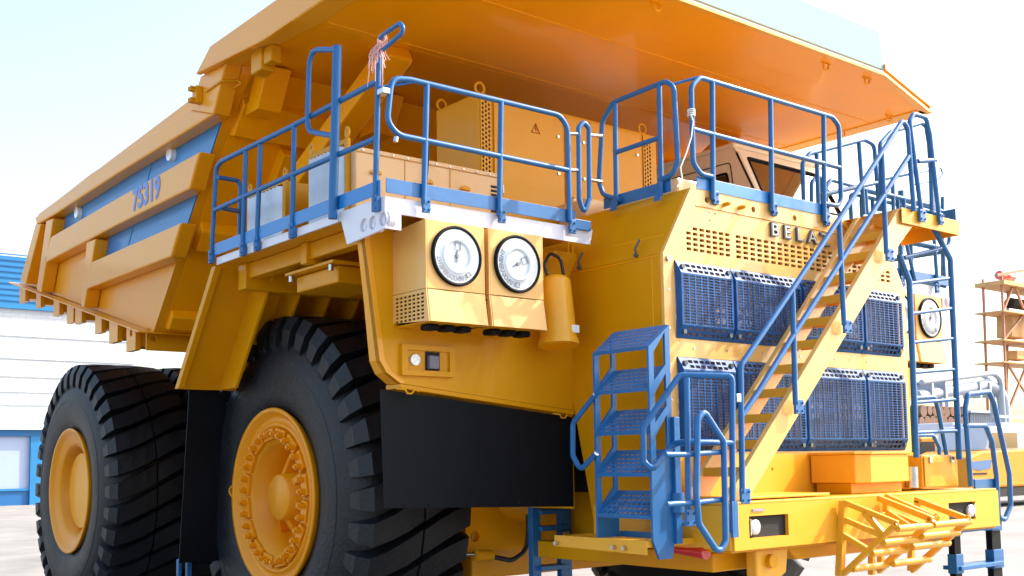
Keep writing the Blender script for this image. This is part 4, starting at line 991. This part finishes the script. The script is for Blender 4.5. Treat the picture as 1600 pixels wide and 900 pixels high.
# roof, front with windscreen, back
MB().box((cx0-.03, cyf+.02, cz1+.001), (cx1+.03, cyb+.05, cz1+.05)).build('cab_roof', CABM, cb_, .02)
b = MB(); b.prism([(cx0, cyf, cz1-.06), (cx1, cyf, cz1-.06), (cx1, cyf+.04, cz1), (cx0, cyf+.04, cz1)], (0, .03, 0)); b.build('cab_brow', CABM, cb_, .01)
d3 = Vector((0, -.30, 4.72-(cz1-.06)))
def frontp(p, q, t): y = cyf + d3.y*q; z = (cz1-.06)+d3.z*q; return Vector((p, y+t, z))
b = MB(); b.plate([(cx0, 0), (cx1, 0), (cx1, 1), (cx0, 1)], [[(cx0+.14, .08), (cx1-.14, .08), (cx1-.10, .92), (cx0+.10, .92)]], .03, frontp); b.build('cab_front', CABM, cb_, .004)
b = MB(); b.plate([(cx0+.13, .07), (cx1-.13, .07), (cx1-.09, .93), (cx0+.09, .93)], [], .01, lambda p, q, t: frontp(p, q, t+.012)); b.build('windscreen', GLASS, cb_)
MB().tube([frontp(cx0+.14, .08, -.004), frontp(cx1-.14, .08, -.004), frontp(cx1-.10, .92, -.004), frontp(cx0+.10, .92, -.004)], .013, .03, closed=True, n=6).build('window_seal', RUB, cb_)
MB().box((cx0, cyf-.30, DZ), (cx1, cyf-.28, 4.72)).build('cab_lower_front', CABM, cb_, .004)
MB().box((cx0, cyb, DZ), (cx1, cyb+.02, cz1)).build('cab_back', CABM, cb_)
for x in (1.75, 2.9): MB().tube([Vector((x+.03*cos(a), cyf+.1, cz1+.07+.035*sin(a))) for a in [2*pi*i/10 for i in range(10)]], .008, closed=True, n=6).build('lifting_ring', CABM, cb_)
# low housings on the hood behind the mask rails
MB().box((-1.2, -2.30, ZT+.0), (-.55, -1.6, ZT+.16)).build('hood_housing', CREAM, hood, .02)
MB().box((-1.0, -2.1, ZT), (1.2, -1.3, ZT+.20)).build('hood_housing', CREAM, hood, .02)
MB().box((-1.2, -1.2, DZ), (1.5, -.82, 4.35)).build('hood_housing', CREAM, hood, .02)

# ================================================================== LOOSE THINGS TIED TO THE TRUCK
random.seed(3)
c = at(597, 68, 'X', SX)
b = MB()
for i in range(26):
    a = random.uniform(0, 2*pi); l = random.uniform(.08, .33); sp = random.uniform(.0, .10)
    p0 = c+Vector((random.uniform(-.02, .02), random.uniform(-.03, .03), random.uniform(-.02, .03)))
    pm = p0+Vector((cos(a)*sp*.6-.02, .05*sin(a)+.03, -.02-l*.4)); p1 = p0+Vector((cos(a)*sp, sin(a)*sp+.04, -l))
    b.tube([p0, pm, p1], .0028, n=4)
for i in range(10):
    r = random.uniform(.03, .07); t0 = random.uniform(0, 6); ax = random.uniform(-.5, .5)
    b.tube([c+Vector((ax*r*cos(t0+k), r*sin(t0+k), r*cos(t0+k)*.9+.02)) for k in [j*.6 for j in range(9)]], .003, n=4)
tw = b.build('twine_bundle', PINK); tag(tw, 'frayed bundle of pale pink twine tied to the raised blue rail', 'twine')
b = MB(); P = [at(u, v, 'Y', RY-.03) for u, v in ((1079, 178), (1083, 190), (1080, 215), (1072, 240), (1063, 262), (1066, 280), (1058, 292))]
b.tube(P, .006, .03, n=5)
for k in range(4): b.tube([at(1080, 172+k*3, 'Y', RY)+Vector((.03*cos(a), .03*sin(a), 0)) for a in [2*pi*i/10 for i in range(10)]], .005, closed=True, n=5)
tag(b.build('string', TWINE), 'white string knotted on the corner rail above the hood and hanging loose', 'string')

# ================================================================== GROUND, SKY
def structure(o): o['kind'] = 'structure'; return o
def ground_mat():
    m = mat('concrete_ground', (.25, .235, .22), .8, noise=.3, nscale=.5, bump=.3, bscale=60)
    return m
GRD = ground_mat()
structure(MB().add([(-3000, -2000, 0), (3500, -2000, 0), (3500, 3500, 0), (-3000, 3500, 0)], [(0, 1, 2, 3)]).build('ground', GRD))

# ------------------------------------------------------------------ hall on the left
BRK = bpy.data.materials.new('white_brick'); BRK.use_nodes = True
nt = BRK.node_tree; bs_ = nt.nodes['Principled BSDF']; L = nt.links.new
tc = nt.nodes.new('ShaderNodeTexCoord'); mp = nt.nodes.new('ShaderNodeMapping'); mp.inputs['Rotation'].default_value = (rad(90), 0, 0)
br = nt.nodes.new('ShaderNodeTexBrick'); br.inputs['Scale'].default_value = 1; br.inputs['Color1'].default_value = (.60, .63, .66, 1); br.inputs['Color2'].default_value = (.56, .59, .63, 1); br.inputs['Mortar'].default_value = (.40, .45, .52, 1)
br.inputs['Mortar Size'].default_value = .012; br.inputs['Brick Width'].default_value = .8; br.inputs['Row Height'].default_value = .22
ns = nt.nodes.new('ShaderNodeTexNoise'); ns.inputs['Scale'].default_value = .3; ns.inputs['Detail'].default_value = 5
mx = nt.nodes.new('ShaderNodeMix'); mx.data_type = 'RGBA'; mx.blend_type = 'MULTIPLY'; mx.inputs[0].default_value = .12
L(tc.outputs['Object'], mp.inputs['Vector']); L(mp.outputs['Vector'], br.inputs['Vector']); L(tc.outputs['Object'], ns.inputs['Vector'])
L(br.outputs['Color'], mx.inputs[6]); L(ns.outputs['Color'], mx.inputs[7]); L(mx.outputs[2], bs_.inputs['Base Color']); bs_.inputs['Roughness'].default_value = .8
HB = mat('hall_blue', (.01, .13, .36), .5, noise=.1, nscale=.5)
HB2 = mat('hall_blue_panel', (.01, .19, .45), .5, noise=.12, nscale=.5)
HG = mat('gate_panel', (.34, .42, .60), .5, noise=.05, nscale=.4)
HY = 57.0
hall = thing('factory_hall', 'long white brick factory hall with blue upper band and blue gate frame behind the truck', 'building', (10, HY, 0))
xr_ = at(214, 600, 'Y', HY).x
hz = lambda v, u=30: at(u, v, 'Y', HY).z
zt1, zt0 = hz(402, 20), hz(484, 40)
MB().box((-30, HY, 0), (xr_, HY+30, zt0)).build('brick_wall', BRK, hall)
for z in (hz(525), hz(560), hz(588), hz(612), hz(632)):
    MB().box((-30, HY-.05, z-.03), (xr_-(.2), HY-.001, z+.03)).build('wall_ledge', BRK, hall)
b = MB(); b.box((-30, HY-.25, zt0+.001), (at(262, 480, 'Y', HY).x-0, HY+30, zt1)); b.build('upper_cladding', HB2, hall)
for k in range(9): MB().box((-30, HY-.30, zt0+.4+k*(zt1-zt0)/9), (xr_, HY-.252, zt0+.46+k*(zt1-zt0)/9)).build('cladding_rib', HB, hall)
zg = hz(672)
MB().box((-30, HY-.5, zg-.35), (at(75, 660, 'Y', HY).x, HY-.01, zg)).build('gate_lintel', HB, hall)
MB().box((-30, HY-.8, zg+.0), (at(78, 660, 'Y', HY).x, HY-.02, zg+.18)).build('gate_canopy', WHT, hall)
for u0, u1 in ((-150, -135), (48, 78)):
    a, c = at(u0, 700, 'Y', HY-.5), at(u1, 700, 'Y', HY-.5)
    MB().box((a.x, HY-.5, 0), (c.x, HY-.01, zg-.36)).build('gate_column', HB2, hall)
a, c = at(-134, 700, 'Y', HY-.3), at(47, 700, 'Y', HY-.3)
MB().box((a.x, HY-.3, hz(765)), (c.x, HY-.02, zg-.36)).build('gate_panel', HG, hall)
MB().box((a.x, HY-.35, 0), (c.x, HY-.02, hz(765)-.01)).build('gate_sill', HB, hall)
MB().box((a.x-.2, HY-.45, hz(765)-.06), (c.x+.1, HY-.36, hz(765)+.06)).build('gate_bar', HB2, hall)
# ------------------------------------------------------------------ lattice tower on the right
TW = mat('rusty_orange_steel', (.45, .20, .11), .6, noise=.25, nscale=2)
TWY = mat('faded_yellow_steel', (.62, .36, .14), .6, noise=.2, nscale=1)
TY = 30.0
tw0 = at(1560, 700, 'Y', TY)
tow = thing('lattice_tower', 'rusty orange lattice machinery tower with four open platforms', 'tower', (tw0.x, TY, 0))
def tp(u, v, y=TY): return at(u+24, v, 'Y', y)
dpt = 1.4
for u0, v0, u1, v1, yy in ((1541, 432, 1556, 700, TY), (1580, 420, 1580, 700, TY), (1640, 432, 1640, 700, TY)):
    for dy in (0, dpt):
        a, c = tp(u0, v0), tp(u1, 790); a.y += dy; c.y += dy; c.z = 0; MB().beam(a, c, .15, .15).build('tower_post', TW, tow)
for v, tk in ((438, .3), (485, .1), (530, .1), (565, .08)):
    a, c = tp(1536, v), tp(1645, v-4); MB().box((a.x, TY-.4, a.z-tk), (c.x, TY+dpt+.4, a.z)).build('tower_platform', TWY, tow)
a, c = tp(1532, 430), tp(1590, 420); MB().beam(a, c, .25, .2).build('tower_beam', TW, tow)
for (u0, v0, u1, v1) in ((1560, 443, 1545, 482), (1560, 443, 1575, 482), (1583, 443, 1600, 482), (1590, 490, 1604, 530), (1600, 443, 1583, 482), (1545, 530, 1580, 485), (1548, 565, 1582, 620), (1582, 565, 1552, 640), (1582, 640, 1620, 700), (1583, 530, 1600, 565)):
    a, c = tp(u0, v0), tp(u1, v1); MB().beam(a, c, .14, .14).build('tower_brace', TW, tow)
a, c = tp(1562, 490), tp(1586, 528); MB().prism([(a.x+.2, TY+.3, a.z), (c.x-.2, TY+.3, a.z), (c.x+.3, TY+.3, c.z), (a.x, TY+.3, c.z)], (0, 1.2, 0)).build('hopper', TWY, tow, .05)
a, c = tp(1565, 547), tp(1585, 563); MB().box((a.x, TY, c.z), (c.x, TY+1, a.z)).build('control_box', TWY, tow, .05)
a, c = tp(1558, 426), tp(1578, 435); MB().cyl((a.x, TY+1, c.z+.2), (c.x, TY+1, c.z+.2), .35, n=14).build('winch_drum', RED, tow)
a, c = tp(1574, 470), tp(1600, 482); MB().cyl((a.x, TY+1, c.z+.35), (c.x, TY+1, c.z+.35), .4, n=14).build('motor', DARK, tow)
# ------------------------------------------------------------------ pipe bridge, logs, shed, machines behind
PY = 24.0
def bk(u, v, y): return at(u, v, 'Y', y)
pb = thing('pipe_bridge', 'pale overhead pipe bridge bending down beside the lattice tower', 'pipe bridge', (bk(1500, 700, PY).x, PY, 0))
PIPE = mat('pale_pipe', (.38, .44, .52), .45, metal=.2, noise=.1, nscale=1)
for k, (dv, dy, r) in enumerate(((0, 0, .16), (0, .8, .16), (22, .3, .34))):
    P = [bk(1440, 597+dv, PY), bk(1552, 583+dv*.8, PY), bk(1563+k*6, 592+dv, PY), bk(1570+k*4, 660, PY)]
    for p in P: p.y += dy
    P[-1].z = .2
    MB().tube(P, r, 1.2, n=12).build('pipe', PIPE, pb)
for u in (1455, 1476, 1530, 1545):
    p = bk(u, 600, PY); MB().box((p.x-.1, PY-.1, p.z-.8), (p.x+.1, PY+1, p.z+.1)).build('pipe_bracket', PIPE, pb)
for u in (1474, 1483): p = bk(u, 620, PY); MB().box((p.x-.12, PY, 0), (p.x+.12, PY+.24, p.z)).build('bridge_leg', PIPE, pb)
SH = mat('grey_corrugated', (.25, .28, .33), .6, metal=.2, noise=.1)
sy = 27.0; a, c = bk(1515, 645, sy), bk(1560, 690, sy)
shd = thing('shed', 'grey corrugated shed standing under the pipe bridge', 'shed', ((a.x+c.x)/2, sy, 0))
b = MB(); n = 24; w = (c.x-a.x)/n; V = []
for i in range(n+1): V += [(a.x+i*w, sy+(.06 if i % 2 else 0), 0), (a.x+i*w, sy+(.06 if i % 2 else 0), a.z)]
b.add(V, [(2*i, 2*i+2, 2*i+3, 2*i+1) for i in range(n)]); b.build('shed_wall', SH, shd)
MB().box((a.x-.2, sy-.2, a.z), (c.x+.2, sy+4, a.z+.15)).build('shed_roof', PIPE, shd, .02); MB().box((a.x, sy+.1, 0), (c.x, sy+3.9, a.z)).build('shed_core', SH, shd)
LOG = mat('dark_bark', (.22, .13, .09), .9, noise=.4, nscale=3, bump=.6, bscale=8)
LOGE = mat('log_end', (.45, .30, .20), .8, noise=.3, nscale=5)
ly = 22.0; k = 0
pxm = 1715/((bk(1470, 680, ly)-CP).dot(_F))
for r_ in range(8):
    for i in range(8):
        c = bk(1442+i*9+(4 if r_ % 2 else 0), 690, ly); z = .35+r_*.56+random.uniform(-.04, .04); rr = random.uniform(.24, .33)
        ang = random.uniform(-.06, .06)
        o = MB().cyl((c.x*1+random.uniform(-.06, .06), ly, z), (c.x+ang*3, ly+4, z), rr, rr*.9, 14).build('log', LOG)
        tag(o, 'brown bark covered log in the stack behind the blue ladder', 'log', 'logs stacked in the yard')
# machines
MO = mat('machine_orange', (.72, .27, .02), .5, coat=.0, spec=.25, noise=.1, nscale=2)
MW = mat('machine_white', (.56, .60, .66), .4, coat=.3, noise=.05)
MBL = mat('machine_blue', (.05, .14, .32), .5)
gy = 12.5
def mac(u, v, y=gy): return at(u, v, 'Y', y)
g = mac(1560, 790); 
ve = thing('utility_truck', 'orange truck with white cab and roof rack parked behind the bumper handrail', 'truck', (g.x, gy, 0))
a, c = mac(1512, 700), mac(1720, 762); z0, z1 = mac(1560, 762).z, mac(1560, 704).z
MB().prism([(a.x, gy, z0), (c.x, gy, z0), (c.x, gy, z1), (mac(1600, 700).x, gy, z1+.05), (mac(1535, 700).x, gy, z1), (a.x, gy, z1-.25)], (0, 2.3, 0)).build('body', MO, ve, .08)
p0, p1 = mac(1545, 705), mac(1700, 668)
b = MB(); b.prism([(p0.x, gy+.1, z1+.01), (p1.x, gy+.1, z1+.01), (p1.x, gy+.1, p1.z), (mac(1552, 668).x, gy+.1, p1.z)], (0, 2.1, 0)); b.build('cab', MW, ve, .08)
q0, q1 = mac(1549, 700), mac(1592, 676)
MB().prism([(q0.x, gy+.07, q0.z), (q1.x, gy+.07, q0.z), (q1.x, gy+.07, q1.z), (q0.x+.12, gy+.07, q1.z)], (0, .02, 0)).build('window', GLASS, ve)
b = MB(); r0_, r1_ = mac(1562, 650), mac(1700, 650)
b.box((r0_.x, gy+.2, r0_.z-.05), (r1_.x, gy+.3, r0_.z+.05)); b.build('roof_rack', PIPE, ve)
MB().box((r0_.x+.1, gy+.2, mac(1562, 667).z), (r1_.x, gy+2, mac(1562, 660).z)).build('roof_panel', MW, ve, .03)
MB().prism([mac(1512, 722, gy-.02), mac(1550, 718, gy-.02), mac(1548, 732, gy-.02), mac(1530, 735, gy-.02), mac(1514, 730, gy-.02)], (0, .015, 0)).build('blue_panel', MBL, ve)
MB().box((a.x+.2, gy-.02, mac(1520, 742).z), (mac(1542, 742).x, gy-.0, mac(1520, 739).z)).build('side_slot', DARK, ve)
MB().box((a.x, gy+.05, z0-.35), (c.x, gy+2.2, z0-.01)).build('chassis', DARK, ve)
for u in (1532, 1640):
    q = mac(u, 775); b = MB(); b.cyl((q.x, gy-.02, .5), (q.x, gy+.45, .5), .5, n=28); b.build('wheel', RUB, ve, .04)
gy2 = 15.5
ve2 = thing('orange_loader', 'orange loader with dark engine bay partly hidden behind the blue ladder', 'loader', (mac(1470, 790, gy2).x, gy2, 0))
P = [mac(1438, 770, gy2), mac(1535, 770, gy2), mac(1535, 700, gy2), mac(1500, 690, gy2), mac(1470, 680, gy2), mac(1438, 682, gy2)]
MB().prism(P, (0, 2.2, 0)).build('body', MO, ve2, .1)
P = [mac(1436, 712, gy2-.02), mac(1462, 712, gy2-.02), mac(1460, 690, gy2-.02), mac(1440, 690, gy2-.02)]; MB().prism(P, (0, .02, 0)).build('engine_bay', DARK, ve2)
P = [mac(1490, 745, gy2-.02), mac(1502, 745, gy2-.02), mac(1502, 715, gy2-.02), mac(1490, 715, gy2-.02)]; MB().prism(P, (0, .02, 0)).build('grille', DARK, ve2)
P = [mac(1480, 690, gy2+.2), mac(1512, 694, gy2+.2), mac(1510, 664, gy2+.2), mac(1490, 660, gy2+.2)]; MB().prism(P, (0, 1.8, 0)).build('cab', MW, ve2, .05)
P = [mac(1484, 684, gy2+.17), mac(1509, 688, gy2+.17), mac(1507, 667, gy2+.17), mac(1492, 664, gy2+.17)]; MB().prism(P, (0, .02, 0)).build('window', GLASS, ve2)
for u in (1455, 1520):
    q = mac(u, 775, gy2); MB().cyl((q.x, gy2-.1, .62), (q.x, gy2+.4, .62), .62, n=28).build('wheel', RUB, ve2, .05)

# ================================================================== LIGHT
W = bpy.data.worlds.new('World'); S.world = W; W.use_nodes = True
nt = W.node_tree; bg = nt.nodes['Background']; sk = nt.nodes.new('ShaderNodeTexSky'); sk.sky_type = 'NISHITA'; sk.sun_disc = False
D = Vector((-1, .38, -.88)).normalized()           # travel direction of the sunlight
el = math.asin(-D.z); az = math.atan2(-D.x, -D.y)  # azimuth measured from +Y towards +X
sk.sun_elevation = el; sk.sun_rotation = az; sk.air_density = 1.2; sk.dust_density = 4.0; sk.ozone_density = 0.0; sk.altitude = 100
nt.links.new(sk.outputs[0], bg.inputs[0]); bg.inputs[1].default_value = .15
sl = bpy.data.lights.new('sun', 'SUN'); so = bpy.data.objects.new('sun', sl); COL.objects.link(so)
so.rotation_euler = D.to_track_quat('-Z', 'Y').to_euler(); sl.energy = 2.6; sl.angle = rad(.55); sl.color = (1, .95, .87)
V = S.view_settings; V.view_transform = 'Standard'; V.look = 'None'; V.exposure = 1.55; V.gamma = 1; V.use_curve_mapping = False
S.render.engine = 'CYCLES'; S.cycles.max_bounces = 8; S.cycles.diffuse_bounces = 4; S.cycles.use_denoising = True
S.render.resolution_x = 1024; S.render.resolution_y = 576
